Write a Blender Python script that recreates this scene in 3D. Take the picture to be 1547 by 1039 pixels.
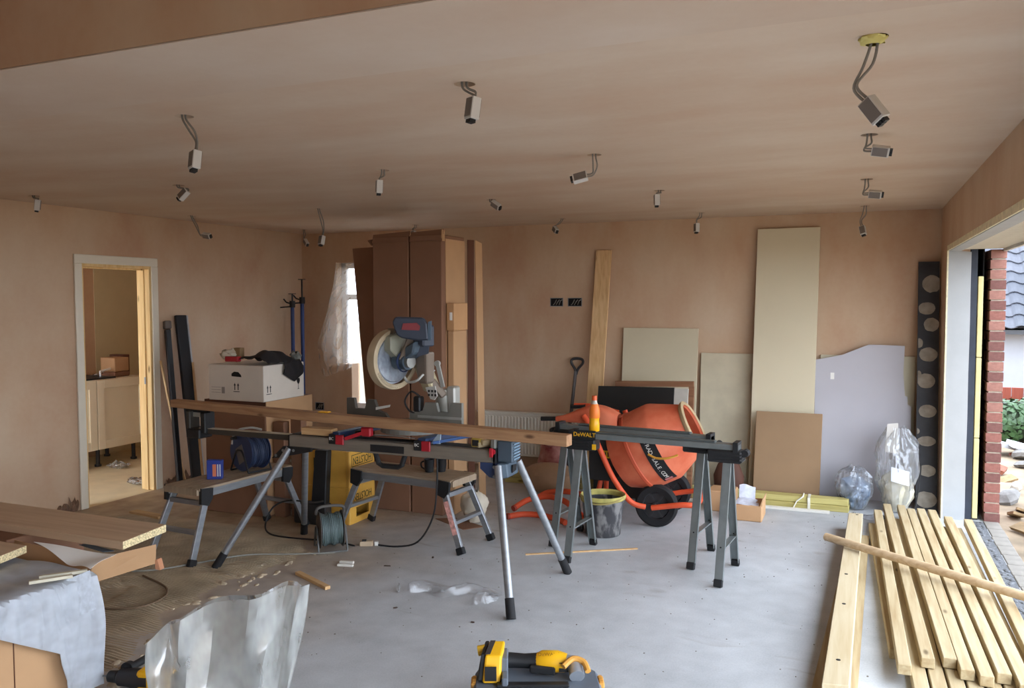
import bpy, bmesh, math, random
from mathutils import Vector, Matrix, noise
random.seed(7)
for o in list(bpy.data.objects): bpy.data.objects.remove(o)
scene = bpy.context.scene
COL = scene.collection
V = Vector
PI = math.pi

# ------------------------------------------------------------------ camera
cam_d = bpy.data.cameras.new('camera'); cam = bpy.data.objects.new('camera', cam_d); COL.objects.link(cam)
F_PX, YAW, PITCH, ROLL = 1246.9, 0.39839, 0.052713, -0.0019385
cam_d.sensor_fit = 'HORIZONTAL'; cam_d.sensor_width = 36.0; cam_d.lens = 36.0 * F_PX / 1547.0
cam_d.clip_start = 0.05; cam_d.clip_end = 200
_f = V((-math.sin(YAW)*math.cos(PITCH), math.cos(YAW)*math.cos(PITCH), -math.sin(PITCH)))
_r = V((math.cos(YAW), math.sin(YAW), 0)); _u = _r.cross(_f)
_R = math.cos(ROLL)*_r + math.sin(ROLL)*_u; _U = -math.sin(ROLL)*_r + math.cos(ROLL)*_u
mw = Matrix((( _R.x, _U.x, -_f.x, 0), (_R.y, _U.y, -_f.y, 0), (_R.z, _U.z, -_f.z, 1.65), (0, 0, 0, 1)))
cam.matrix_world = mw
scene.camera = cam

# ------------------------------------------------------------------ light: overcast sky through the openings
world = bpy.data.worlds.new('overcast_sky'); scene.world = world; world.use_nodes = True
bg = world.node_tree.nodes['Background']
bg.inputs['Color'].default_value = (0.80, 0.88, 1.0, 1); bg.inputs['Strength'].default_value = 8.6
vs = scene.view_settings
vs.view_transform = 'Standard'; vs.look = 'None'; vs.gamma = 1.0; vs.use_curve_mapping = False
vs.exposure = -0.1

# ------------------------------------------------------------------ materials
def lin(c):
    return tuple(((v/255)/12.92 if v/255 <= .04045 else ((v/255+.055)/1.055)**2.4) for v in c)
MATS = {}
def _nt(name):
    m = bpy.data.materials.new(name); m.use_nodes = True
    nt = m.node_tree; b = nt.nodes['Principled BSDF']
    return m, nt, b
def _noise(nt, scale, detail=5, stretch=(1, 1, 1), src='Object', rot=(0, 0, 0), loc=(0, 0, 0), dist=0.0):
    tc = nt.nodes.new('ShaderNodeTexCoord'); mp = nt.nodes.new('ShaderNodeMapping')
    mp.inputs['Scale'].default_value = stretch; mp.inputs['Rotation'].default_value = rot; mp.inputs['Location'].default_value = loc
    nt.links.new(tc.outputs[src], mp.inputs['Vector'])
    n = nt.nodes.new('ShaderNodeTexNoise'); n.inputs['Scale'].default_value = scale; n.inputs['Detail'].default_value = detail
    n.inputs['Distortion'].default_value = dist
    nt.links.new(mp.outputs['Vector'], n.inputs['Vector'])
    return n.outputs['Fac']
def _ramp(nt, fac, stops):
    r = nt.nodes.new('ShaderNodeValToRGB'); el = r.color_ramp.elements
    while len(el) < len(stops): el.new(.5)
    for e, (p, c) in zip(el, stops): e.position = p; e.color = (*c, 1) if len(c) == 3 else c
    nt.links.new(fac, r.inputs['Fac']); return r.outputs['Color']
def _mix(nt, fac, a, b, mode='MIX'):
    m = nt.nodes.new('ShaderNodeMix'); m.data_type = 'RGBA'; m.blend_type = mode
    for s, v in ((0, fac), (6, a), (7, b)):
        if hasattr(v, 'node'): nt.links.new(v, m.inputs[s])
        elif isinstance(v, (int, float)): m.inputs[s].default_value = v
        else: m.inputs[s].default_value = (*v, 1) if len(v) == 3 else v
    return m.outputs[2]
def _bump(nt, b, fac, strength, dist=.01):
    n = nt.nodes.new('ShaderNodeBump'); n.inputs['Strength'].default_value = strength; n.inputs['Distance'].default_value = dist
    nt.links.new(fac, n.inputs['Height']); nt.links.new(n.outputs['Normal'], b.inputs['Normal'])
def mat(name, c, rough=.6, metal=0., var=.12, scale=7., bump=0., bscale=90., c2=None, stretch=(1, 1, 1), spec=.4, trans=0., ior=1.45):
    if name in MATS: return MATS[name]
    m, nt, b = _nt(name); c = lin(c)
    a = tuple(v*(1-var) for v in c); d = lin(c2) if c2 else tuple(min(1, v*(1+var)) for v in c)
    f = _noise(nt, scale, stretch=stretch)
    nt.links.new(_ramp(nt, f, [(.32, a), (.68, d)]), b.inputs['Base Color'])
    b.inputs['Roughness'].default_value = rough; b.inputs['Metallic'].default_value = metal
    b.inputs['Specular IOR Level'].default_value = spec
    if trans: b.inputs['Transmission Weight'].default_value = trans; b.inputs['IOR'].default_value = ior
    if bump: _bump(nt, b, _noise(nt, bscale, stretch=stretch), bump)
    MATS[name] = m; return m
def wood(name, light, dark, axis=0, rough=.65, knots=True, fine=1.0):
    if name in MATS: return MATS[name]
    m, nt, b = _nt(name)
    st = [14*fine, 14*fine, 14*fine]; st[axis] = .8*fine
    f = _noise(nt, 3.0, 6, tuple(st), dist=.4)
    f2 = _noise(nt, 1.6, 3)
    oi = nt.nodes.new('ShaderNodeObjectInfo'); sc = nt.nodes.new('ShaderNodeVectorMath'); sc.operation = 'SCALE'; sc.inputs['Scale'].default_value = 37.0
    cmb = nt.nodes.new('ShaderNodeCombineXYZ')
    for k in range(3): nt.links.new(oi.outputs['Random'], cmb.inputs[k])
    nt.links.new(cmb.outputs[0], sc.inputs[0])
    for mp_ in [n for n in nt.nodes if n.type == 'MAPPING']: nt.links.new(sc.outputs[0], mp_.inputs['Location'])
    col = _ramp(nt, f, [(.3, lin(dark)), (.62, lin(light))])
    col = _mix(nt, .25, col, _ramp(nt, f2, [(.35, lin(dark)), (.65, lin(light))]))
    if knots:
        tc = nt.nodes.new('ShaderNodeTexCoord'); mp = nt.nodes.new('ShaderNodeMapping')
        s = [9., 9., 9.]; s[axis] = 3.2; mp.inputs['Scale'].default_value = s
        nt.links.new(tc.outputs['Object'], mp.inputs['Vector']); nt.links.new(sc.outputs[0], mp.inputs['Location'])
        vo = nt.nodes.new('ShaderNodeTexVoronoi'); vo.inputs['Scale'].default_value = 1.0
        nt.links.new(mp.outputs['Vector'], vo.inputs['Vector'])
        k = _ramp(nt, vo.outputs['Distance'], [(.05, (1, 1, 1)), (.13, (0, 0, 0))])
        col = _mix(nt, k, col, tuple(v*.45 for v in lin(dark)))
    nt.links.new(col, b.inputs['Base Color']); b.inputs['Roughness'].default_value = rough
    b.inputs['Specular IOR Level'].default_value = .25
    _bump(nt, b, f, .15, .004)
    MATS[name] = m; return m
def plaster(name, stretch, base=(199, 168, 138), pale=(209, 186, 159), deep=(186, 144, 115), k=1.0):
    m, nt, b = _nt(name)
    f1 = _noise(nt, 1.1, 4, stretch); f2 = _noise(nt, 3.0, 5, (stretch[0]*1.3, stretch[1]*.8, stretch[2]), loc=(4, 2, 7)); f3 = _noise(nt, 26, 4)
    c = _ramp(nt, f1, [(.30, lin(deep)), (.5, lin(base)), (.70, lin(pale))])
    c2 = _ramp(nt, f2, [(.33, lin(deep)), (.5, lin(base)), (.66, lin(pale))])
    c = _mix(nt, .42, c, c2)
    c = _mix(nt, .10, c, _ramp(nt, f3, [(.3, lin(deep)), (.7, lin(pale))]))
    nt.links.new(c, b.inputs['Base Color']); b.inputs['Roughness'].default_value = .62; b.inputs['Specular IOR Level'].default_value = .3
    _bump(nt, b, f2, .06, .02); MATS[name] = m; return m
def film(name, opaq=.3, tint=(225, 230, 232), gloss=.25, rough=.18, fres=.8, trl=.45):
    m = bpy.data.materials.new(name); m.use_nodes = True; nt = m.node_tree; nt.nodes.clear()
    out = nt.nodes.new('ShaderNodeOutputMaterial'); tr = nt.nodes.new('ShaderNodeBsdfTransparent')
    df = nt.nodes.new('ShaderNodeBsdfDiffuse'); tl = nt.nodes.new('ShaderNodeBsdfTranslucent'); gl = nt.nodes.new('ShaderNodeBsdfGlossy')
    for n in (df, tl): n.inputs['Color'].default_value = (*lin(tint), 1)
    gl.inputs['Roughness'].default_value = rough
    def mx(a, b, f):
        x = nt.nodes.new('ShaderNodeMixShader')
        if hasattr(f, 'node'): nt.links.new(f, x.inputs[0])
        else: x.inputs[0].default_value = f
        nt.links.new(a, x.inputs[1]); nt.links.new(b, x.inputs[2]); return x.outputs[0]
    d = mx(df.outputs[0], tl.outputs[0], trl)
    n = nt.nodes.new('ShaderNodeTexNoise'); n.inputs['Scale'].default_value = 7
    mr = nt.nodes.new('ShaderNodeMapRange'); mr.inputs[1].default_value = .3; mr.inputs[2].default_value = .7
    mr.inputs[3].default_value = opaq*.7; mr.inputs[4].default_value = min(1, opaq*1.3)
    nt.links.new(n.outputs['Fac'], mr.inputs[0])
    a = mx(tr.outputs[0], d, mr.outputs[0])
    fr = nt.nodes.new('ShaderNodeFresnel'); fr.inputs['IOR'].default_value = 1.45
    mu = nt.nodes.new('ShaderNodeMath'); mu.operation = 'MULTIPLY_ADD'; mu.inputs[1].default_value = fres; mu.inputs[2].default_value = gloss*.35
    nt.links.new(fr.outputs[0], mu.inputs[0])
    nt.links.new(mx(a, gl.outputs[0], mu.outputs[0]), out.inputs['Surface'])
    MATS[name] = m; return m

# ------------------------------------------------------------------ mesh helpers
def rotz(a): return Matrix.Rotation(a, 4, 'Z')
class B:
    def __init__(s): s.bm = bmesh.new()
    def _hex(s, c):
        v = [s.bm.verts.new(p) for p in c]
        for f in ((0, 3, 2, 1), (4, 5, 6, 7), (0, 1, 5, 4), (1, 2, 6, 5), (2, 3, 7, 6), (3, 0, 4, 7)): s.bm.faces.new([v[i] for i in f])
        return s
    def box(s, x0, x1, y0, y1, z0, z1, m=None):
        c = [V(p) for p in ((x0, y0, z0), (x1, y0, z0), (x1, y1, z0), (x0, y1, z0), (x0, y0, z1), (x1, y0, z1), (x1, y1, z1), (x0, y1, z1))]
        return s._hex([m @ p for p in c] if m else c)
    def hexa(s, c): return s._hex([V(p) for p in c])
    def bar(s, p, q, w, h, up=(0, 0, 1), ext=0):
        p, q = V(p), V(q); d = (q-p).normalized(); p = p-d*ext; q = q+d*ext
        sx = d.cross(V(up))
        if sx.length < 1e-4: sx = d.cross(V((1, 0, 0)))
        sx.normalize(); u = sx.cross(d).normalized(); a, b = sx*w/2, u*h/2
        return s._hex([p-a-b, p+a-b, q+a-b, q-a-b, p-a+b, p+a+b, q+a+b, q-a+b])
    def ring(s, c, x, y, r, n, ry=None):
        ry = r if ry is None else ry
        return [s.bm.verts.new(c + x*r*math.cos(2*PI*i/n) + y*ry*math.sin(2*PI*i/n)) for i in range(n)]
    def bridge(s, a, b):
        n = len(a)
        for i in range(n): s.bm.faces.new((a[i], a[(i+1) % n], b[(i+1) % n], b[i]))
    def cyl(s, p, q, r, r2=None, n=16, cap=True):
        p, q = V(p), V(q); r2 = r if r2 is None else r2; d = (q-p).normalized()
        x = d.orthogonal().normalized(); y = d.cross(x)
        a = s.ring(p, x, y, r, n); b = s.ring(q, x, y, r2, n); s.bridge(a, b)
        if cap: s.bm.faces.new(a[::-1]); s.bm.faces.new(b)
        return s
    def tube(s, pts, r, n=8, cap=True):
        pts = [V(p) for p in pts]; rs = r if isinstance(r, (list, tuple)) else [r]*len(pts)
        d = (pts[1]-pts[0]).normalized(); x = d.orthogonal().normalized(); prev = None; first = None
        for i, p in enumerate(pts):
            t = (pts[min(i+1, len(pts)-1)]-pts[max(i-1, 0)]).normalized()
            x = (x - t*x.dot(t)).normalized(); y = t.cross(x)
            g = s.ring(p, x, y, rs[i], n)
            if prev: s.bridge(prev, g)
            else: first = g
            prev = g
        if cap: s.bm.faces.new(first[::-1]); s.bm.faces.new(prev)
        return s
    def lathe(s, prof, m=None, n=28, cap0=False, cap1=False):
        m = m or Matrix(); prev = None; first = None
        for r, z in prof:
            g = [s.bm.verts.new(m @ V((r*math.cos(2*PI*i/n), r*math.sin(2*PI*i/n), z))) for i in range(n)]
            if prev: s.bridge(prev, g)
            else: first = g
            prev = g
        if cap0: s.bm.faces.new(first[::-1])
        if cap1: s.bm.faces.new(prev)
        return s
    def prism(s, poly, depth, m=None):
        """polygon in local XY extruded along local Z"""
        m = m or Matrix()
        a = [s.bm.verts.new(m @ V((x, y, 0))) for x, y in poly]; b = [s.bm.verts.new(m @ V((x, y, depth))) for x, y in poly]
        n = len(poly); s.bm.faces.new(a[::-1]); s.bm.faces.new(b)
        for i in range(n): s.bm.faces.new((a[i], a[(i+1) % n], b[(i+1) % n], b[i]))
        return s
    def grid(s, fn, nu, nv, closed=False):
        g = [[s.bm.verts.new(fn(i/(nu-(0 if closed else 1)), j/(nv-1))) for j in range(nv)] for i in range(nu)]
        for i in range(nu if closed else nu-1):
            for j in range(nv-1):
                k = (i+1) % nu
                s.bm.faces.new((g[i][j], g[k][j], g[k][j+1], g[i][j+1]))
        return s
    def bevel(s, off, seg=1):
        bmesh.ops.recalc_face_normals(s.bm, faces=s.bm.faces[:])
        e = [e for e in s.bm.edges if len(e.link_faces) == 2 and e.calc_face_angle(0) > .6]
        if e: bmesh.ops.bevel(s.bm, geom=e, offset=off, segments=seg, affect='EDGES', profile=.5, clamp_overlap=True)
        return s
    def mesh(s, name, m, smooth=False, solid=0, xf=None):
        if solid:
            bmesh.ops.recalc_face_normals(s.bm, faces=s.bm.faces[:]); bmesh.ops.solidify(s.bm, geom=s.bm.faces[:], thickness=solid)
        bmesh.ops.recalc_face_normals(s.bm, faces=s.bm.faces[:])
        if xf: s.bm.transform(xf)
        me = bpy.data.meshes.new(name); s.bm.to_mesh(me); s.bm.free(); me.materials.append(m)
        if smooth:
            for p in me.polygons: p.use_smooth = True
            if hasattr(me, 'set_sharp_from_angle'): me.set_sharp_from_angle(angle=.7)
        return me

ROOTM = {}
def tag(o, label, cat, group=None, kind=None):
    if label: o['label'] = label
    if cat: o['category'] = cat
    if group: o['group'] = group
    if kind: o['kind'] = kind
    return o
def thing(name, label, cat, loc=(0, 0, 0), rz=0, group=None):
    o = bpy.data.objects.new(name, None); COL.objects.link(o); o.empty_display_size = .05
    o.location = loc; o.rotation_euler = (0, 0, rz); ROOTM[o.name] = Matrix.Translation(loc) @ rotz(rz)
    return tag(o, label, cat, group)
def part(b, name, m, parent, smooth=False, solid=0, world=True, label=None, kind=None):
    """a mesh under a thing; world=True: shape given in world coordinates"""
    root = parent
    while root.parent: root = root.parent
    xf = ROOTM.get(root.name, Matrix()).inverted() if world else None
    o = bpy.data.objects.new(name, b.mesh(name, m, smooth, solid, xf)); COL.objects.link(o); o.parent = parent
    if label: o['label'] = label
    if kind: o['kind'] = kind
    return o
def solo(b, name, m, label, cat, loc=(0, 0, 0), group=None, smooth=False, solid=0, kind=None):
    """a thing that is one mesh, shape given in world coordinates, origin at loc"""
    o = bpy.data.objects.new(name, b.mesh(name, m, smooth, solid, Matrix.Translation(-V(loc)))); COL.objects.link(o); o.location = loc
    ROOTM[o.name] = Matrix.Translation(loc)
    return tag(o, label, cat, group, kind)
def struct(b, name, m, smooth=False):
    o = bpy.data.objects.new(name, b.mesh(name, m, smooth)); COL.objects.link(o); o['kind'] = 'structure'; ROOTM[o.name] = Matrix(); return o
def copy_tree(o, loc=None, rz=None, label=None):
    def cp(s, par):
        c = s.copy(); COL.objects.link(c); c.parent = par
        for ch in list(s.children): cp(ch, c)
        return c
    r = cp(o, None)
    if loc is not None: r.location = loc
    if rz is not None: r.rotation_euler = (0, 0, rz)
    ROOTM[r.name] = Matrix.Translation(r.location) @ rotz(r.rotation_euler.z)
    if label: r['label'] = label
    return r
def text(s, size, m, mt, parent, name='lettering', stretch=1.0, world=True):
    """flat lettering; m maps text plane XY into world"""
    cu = bpy.data.curves.new('t', 'FONT'); cu.body = s; cu.size = size; cu.align_x = 'CENTER'; cu.align_y = 'CENTER'; cu.extrude = .0006; cu.resolution_u = 3
    to = bpy.data.objects.new('t', cu); COL.objects.link(to)
    me = bpy.data.meshes.new_from_object(to); bpy.data.objects.remove(to)
    me.transform(Matrix.Diagonal((stretch, 1, 1, 1))); 
    root = parent
    while root.parent: root = root.parent
    me.transform((ROOTM.get(root.name, Matrix()).inverted() if world else Matrix()) @ m)
    me.materials.clear(); me.materials.append(mt)
    o = bpy.data.objects.new(name, me); COL.objects.link(o); o.parent = parent; return o
def frame(o, x, y):
    """matrix with given local X and Y axes, Z = X x Y, origin o"""
    x = V(x).normalized(); y = V(y); y = (y - x*y.dot(x)).normalized(); z = x.cross(y)
    return Matrix(((x.x, y.x, z.x, o[0]), (x.y, y.y, z.y, o[1]), (x.z, y.z, z.z, o[2]), (0, 0, 0, 1)))
def smooth_path(pts, k=6):
    P = [V(p) for p in pts]; out = []
    for i in range(len(P)-1):
        a, b, c, d = P[max(i-1, 0)], P[i], P[i+1], P[min(i+2, len(P)-1)]
        for j in range(k):
            t = j/k
            out.append(.5*((2*b)+(c-a)*t+(2*a-5*b+4*c-d)*t*t+(3*b-a-3*c+d)*t**3))
    out.append(P[-1]); return out
def nz(p, s=1.0, seed=0): return noise.noise(V(p)*s + V((seed*3.7, seed*1.3, seed*2.1)))

# materials used in many places
M_WALL = plaster('wall_plaster', (1, 1, .55))
M_CEIL = plaster('ceiling_plaster', (.45, 1.5, 1), base=(204, 182, 160), pale=(214, 197, 178), deep=(198, 166, 140))
M_BLACK = mat('black_plastic', (30, 31, 33), .5, var=.2)
M_RUB = mat('black_rubber', (26, 26, 28), .75, var=.2)
M_ALU = mat('dull_aluminium', (150, 154, 158), .42, .7, var=.1, stretch=(1, 1, 6))
M_STEEL = mat('galvanised_steel', (142, 148, 150), .45, .65, var=.12, scale=14)
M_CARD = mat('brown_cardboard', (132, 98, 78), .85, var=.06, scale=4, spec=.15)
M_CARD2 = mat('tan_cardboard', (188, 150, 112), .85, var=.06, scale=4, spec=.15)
M_CREAM = mat('cream_faced_board', (205, 194, 166), .55, var=.035, scale=3)
M_WHITE = mat('white_paint', (222, 220, 212), .5, var=.04)
M_RED = mat('red_plastic', (164, 30, 42), .45, var=.1)
M_YEL = mat('yellow_plastic', (236, 178, 26), .45, var=.08)
M_ORANGE = mat('orange_paint', (214, 84, 48), .55, var=.14, scale=6, bump=.04)
M_BLUE = mat('dark_blue_plastic', (42, 58, 92), .5, var=.12)
M_TEAL = mat('slate_blue_casting', (72, 86, 98), .5, .2, var=.12)
M_GREY = mat('grey_casting', (128, 128, 122), .5, .35, var=.12)
M_DARK = mat('dark_void', (24, 22, 22), .9, var=.2)
M_PINE_X = wood('pine_along_x', (214, 180, 132), (186, 142, 96), 0)
M_PINE_Y = wood('pine_along_y', (188, 172, 138), (160, 136, 98), 1)
M_PINE_Z = wood('pine_along_z', (224, 190, 142), (198, 156, 108), 2)

# ================================================================== THE SETTING
LX, RX, BY, CZ = -5.66, 0.597, 7.50, 2.38
RY0 = -3.2
def floor_mat():
    m, nt, b = _nt('concrete_floor')
    f1 = _noise(nt, 1.3, 6); f2 = _noise(nt, 7, 6, loc=(3, 1, 0)); f3 = _noise(nt, 2.2, 5, (1, 2.6, 1), loc=(9, 4, 0), dist=.8); f4 = _noise(nt, 120, 3)
    c = _ramp(nt, f1, [(.3, lin((166, 170, 174))), (.7, lin((198, 202, 206)))])
    c = _mix(nt, .35, c, _ramp(nt, f2, [(.3, lin((154, 158, 162))), (.7, lin((204, 208, 212)))]))
    sm = _ramp(nt, f3, [(.63, (0, 0, 0)), (.74, (.55, .55, .55))])
    c = _mix(nt, sm, c, lin((128, 118, 108)))
    c = _mix(nt, .12, c, _ramp(nt, f4, [(.35, lin((120, 118, 116))), (.65, lin((205, 202, 198)))]))
    # dusty brown screed plus painted warm bounce light, over the doorway half of the floor
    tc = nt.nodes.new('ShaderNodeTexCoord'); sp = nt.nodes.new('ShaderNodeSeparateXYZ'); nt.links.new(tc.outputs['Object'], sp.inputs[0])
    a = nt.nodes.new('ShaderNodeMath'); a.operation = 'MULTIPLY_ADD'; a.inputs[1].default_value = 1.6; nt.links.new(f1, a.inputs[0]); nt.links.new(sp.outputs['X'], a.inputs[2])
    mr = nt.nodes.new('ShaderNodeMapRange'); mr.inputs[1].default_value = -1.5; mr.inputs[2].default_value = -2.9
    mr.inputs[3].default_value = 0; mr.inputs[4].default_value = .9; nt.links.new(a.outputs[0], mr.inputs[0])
    dust_bounce = _ramp(nt, f2, [(.3, lin((150, 124, 94))), (.7, lin((182, 158, 124)))])
    c = _mix(nt, mr.outputs[0], c, dust_bounce)
    nt.links.new(c, b.inputs['Base Color']); b.inputs['Roughness'].default_value = .58; b.inputs['Specular IOR Level'].default_value = .35
    _bump(nt, b, f2, .12, .01); return m
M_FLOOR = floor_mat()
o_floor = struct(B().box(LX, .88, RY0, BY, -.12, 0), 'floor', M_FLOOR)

# ceiling with round downlight holes
GX = [-5.29, -3.98, -2.48, -1.245, .025]; GY = [2.55, 4.03, 5.5, 7.05]
def ceiling():
    b = B(); hs = .075; rad = .036
    xs = [LX-.14] + [v for g in GX for v in (g-hs, g+hs)] + [.98]; ys = [1.81] + [v for g in GY for v in (g-hs, g+hs)] + [BY+.15]
    vt = {}
    def vv(x, y, z=CZ):
        k = (round(x, 4), round(y, 4), round(z, 4))
        if k not in vt: vt[k] = b.bm.verts.new((x, y, z))
        return vt[k]
    for i in range(len(xs)-1):
        for j in range(len(ys)-1):
            x0, x1, y0, y1 = xs[i], xs[i+1], ys[j], ys[j+1]
            if i % 2 == 1 and j % 2 == 1:
                cx, cy = (x0+x1)/2, (y0+y1)/2; N = 24
                sq = []
                for k in range(N):
                    a = 2*PI*k/N + PI/4; dx, dy = math.cos(a), math.sin(a); t = hs/max(abs(dx), abs(dy))
                    sq.append(vv(cx+dx*t, cy+dy*t))
                lo = [vv(cx+rad*math.cos(2*PI*k/N+PI/4), cy+rad*math.sin(2*PI*k/N+PI/4)) for k in range(N)]
                hi = [b.bm.verts.new((v.co.x, v.co.y, CZ+.018)) for v in lo]
                for k in range(N):
                    q = (k+1) % N
                    b.bm.faces.new((sq[k], sq[q], lo[q], lo[k])); b.bm.faces.new((lo[k], lo[q], hi[q], hi[k]))
            else:
                b.bm.faces.new((vv(x0, y0), vv(x1, y0), vv(x1, y1), vv(x0, y1)))
    return b
cb = ceiling()
bmesh.ops.remove_doubles(cb.bm, verts=cb.bm.verts[:], dist=1e-4)
o_ceil = struct(cb, 'ceiling', M_CEIL)
part(B().box(LX, RX, 1.812, 2.32, CZ-.003, CZ-.0005), 'soffit_band', plaster('band_plaster', (.5, 1.2, 1), base=(204, 184, 164), pale=(212, 196, 180), deep=(198, 172, 150)), o_ceil)
part(B().box(LX-.14, 1.0, 1.83, BY+.15, CZ+.12, CZ+.5), 'ceiling_void', M_DARK, o_ceil)
part(B().box(LX-.14, 1.0, 1.81, 1.83, CZ+.0015, 2.95), 'bulkhead_face', M_WALL, o_ceil)
struct(B().box(LX-.14, 1.0, RY0, 1.83, 2.9, 3.05), 'ceiling', M_CEIL)

# left wall with the doorway
DY0, DY1, DZ = 4.685, 5.395, 1.955
wl = B().box(LX-.13, LX, RY0, DY0, 0, 3.0).box(LX-.13, LX, DY1, BY+.15, 0, 2.5).box(LX-.13, LX, DY0, DY1, DZ, 2.5)
o_wl = struct(wl, 'wall_left', M_WALL)
# broken plaster at the foot of the wall: rubble lumps in the chase
for i, (y, w, h) in enumerate(((4.38, .09, .05), (4.47, .05, .07), (4.56, .04, .12), (5.56, .06, .06), (5.68, .08, .09), (5.8, .05, .05))):
    b = B(); b.grid(lambda u, v, y=y, w=w, h=h, i=i: V((LX+.004+.018*math.sin(PI*v)*(1+.5*nz((u*5, v*5, i), 1)), y-w+2*w*u, h*v*(1+.5*nz((u*4, i, v), 1.3)))), 8, 6)
    part(b, 'broken_plaster', mat('bare_block', (120, 92, 72), .9, var=.35, scale=30, bump=.4), o_wl)
# door lining, stops and architraves
d1 = bpy.data.objects.new('door_1', None); COL.objects.link(d1); d1['kind'] = 'structure'
M_ARCH = mat('primed_architrave', (226, 216, 196), .5, var=.03)
M_LINING = wood('pine_lining', (236, 204, 146), (214, 172, 112), 2, knots=True)
t = .028
part(B().box(LX-.14, LX+.004, DY0, DY0+t, 0, DZ).bevel(.002), 'lining', M_LINING, d1)
part(B().box(LX-.14, LX+.004, DY1-t, DY1, 0, DZ).bevel(.002), 'lining', M_LINING, d1)
part(B().box(LX-.14, LX+.004, DY0+t, DY1-t, DZ-t, DZ).bevel(.002), 'lining', M_LINING, d1)
part(B().box(LX-.085, LX-.05, DY0+t, DY0+t+.013, 0, DZ-t).bevel(.002), 'door_stop', M_LINING, d1)
part(B().box(LX-.085, LX-.05, DY1-t-.013, DY1-t, 0, DZ-t).bevel(.002), 'door_stop', M_LINING, d1)
part(B().box(LX-.085, LX-.05, DY0+t, DY1-t, DZ-t-.013, DZ-t).bevel(.002), 'door_stop', M_LINING, d1)
part(B().box(LX-.062, LX-.046, DY1-t-.0165, DY1-t-.013, .93, .99), 'strike_plate', M_STEEL, d1)
for y0, y1, z0, z1 in ((DY0-.06, DY0+.008, 0, DZ-.006), (DY1-.008, DY1+.06, 0, DZ-.006), (DY0-.06, DY1+.06, DZ-.006, DZ+.065)):
    part(B().box(LX, LX+.018, y0, y1, z0, z1).bevel(.005, 2), 'architrave', M_ARCH, d1)

# back wall with the window
WX0, WX1, WZ0, WZ1 = -5.215, -3.92, .48, 2.06
wb = B().box(LX-.13, WX0, BY, BY+.16, 0, 2.5).box(WX1, .9, BY, BY+.16, 0, 2.5).box(WX0, WX1, BY, BY+.16, 0, WZ0).box(WX0, WX1, BY, BY+.16, WZ1, 2.5).box(WX0, -5.03, BY, BY+.16, WZ0, .97)
o_wb = struct(wb, 'wall_back', M_WALL)
w1 = bpy.data.objects.new('window_1', None); COL.objects.link(w1); w1['kind'] = 'structure'
M_UPVC = mat('white_frame', (232, 234, 236), .35, var=.02)
yy = BY+.10
for a in ((WX0, WX0+.06, WZ0, WZ1), (WX1-.06, WX1, WZ0, WZ1), (WX0, WX1, WZ0, WZ0+.06), (WX0, WX1, WZ1-.06, WZ1), (WX0+.06, WX1-.06, 1.66, 1.72), (-4.44, -4.38, WZ0+.06, 1.66)):
    part(B().box(a[0], a[1], yy, yy+.06, a[2], a[3]).bevel(.006), 'window_frame', M_UPVC, w1)
M_GLASS = film('window_glass', .02, (240, 245, 245), .1, .02)
for a in ((WX0+.06, -4.44, WZ0+.06, 1.66), (-4.38, WX1-.06, WZ0+.06, 1.66), (WX0+.06, WX1-.06, 1.72, WZ1-.06)):
    part(B().box(a[0], a[1], yy+.025, yy+.031, a[2], a[3]), 'window_pane', M_GLASS, w1)
# open socket boxes let into the plaster: dark recess with cut cables
def socket_hole(x0, x1, z0, z1):
    h = part(B().box(x0, x1, BY-.002, BY+.0, z0, z1), 'socket_recess', M_DARK, o_wb)
    b = B().box(x0-.006, x0, BY-.006, BY, z0-.006, z1+.006).box(x1, x1+.006, BY-.006, BY, z0-.006, z1+.006).box(x0, x1, BY-.006, BY, z0-.006, z0).box(x0, x1, BY-.006, BY, z1, z1+.006)
    part(b, 'back_box_rim', M_STEEL, h)
    for k in range(3):
        xa = x0+(x1-x0)*(.2+.25*k)
        part(B().tube(smooth_path([(xa, BY-.002, z0+.01), (xa+.02, BY-.016, (z0+z1)/2+.012*(k-1)), (xa+.035, BY-.004, z1-.012)]), .0045, 6), 'cable_tail', mat('grey_cable', (128, 124, 118), .5), h, smooth=True)
socket_hole(-2.748, -2.628, 1.597, 1.668); socket_hole(-2.568, -2.438, 1.597, 1.668)
socket_hole(-5.50, -5.40, .46, .53)

# right wall: head above the opening, pier at the far end, wall behind the camera
OY = 6.945; OY0 = -1.5
wr = B().box(RX, .745, OY, BY, 0, 2.5).box(RX, .70, OY0, OY, 2.02, 3.0).box(RX, .98, RY0, OY0, 0, 3.0).box(.70, .98, OY0, OY, 2.06, 3.0).box(.745, .98, OY, BY, 2.06, 2.5)
o_wr = struct(wr, 'wall_right', M_WALL)
M_REVEAL = mat('skimmed_reveal', (168, 170, 171), .6, var=.04, bump=.08, bscale=25)
b = B()
rag = [(.752+.012*nz((0, 0, z*.1), 1.7), z*.1) for z in range(21)]
b.prism([(RX-.002, 0), (RX-.002, 2.02)] + [(x, min(z, 2.02)) for x, z in rag[::-1]], .012, frame((0, OY, 0), (1, 0, 0), (0, 0, 1)))
part(b, 'reveal_panel', M_REVEAL, o_wr)
part(B().box(RX-.004, RX+.006, OY-.016, OY+.03, 0, 2.02).box(RX-.004, RX+.006, OY0, OY, 2.012, 2.05), 'corner_bead', mat('bead', (226, 216, 180), .6, var=.15, scale=30), o_wr)
part(B().box(.752, .795, OY-.006, BY, 0, 2.06), 'damp_proof_course', mat('black_membrane', (42, 48, 60), .5, var=.25, bump=.2, bscale=20), o_wr)
b = B()
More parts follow.
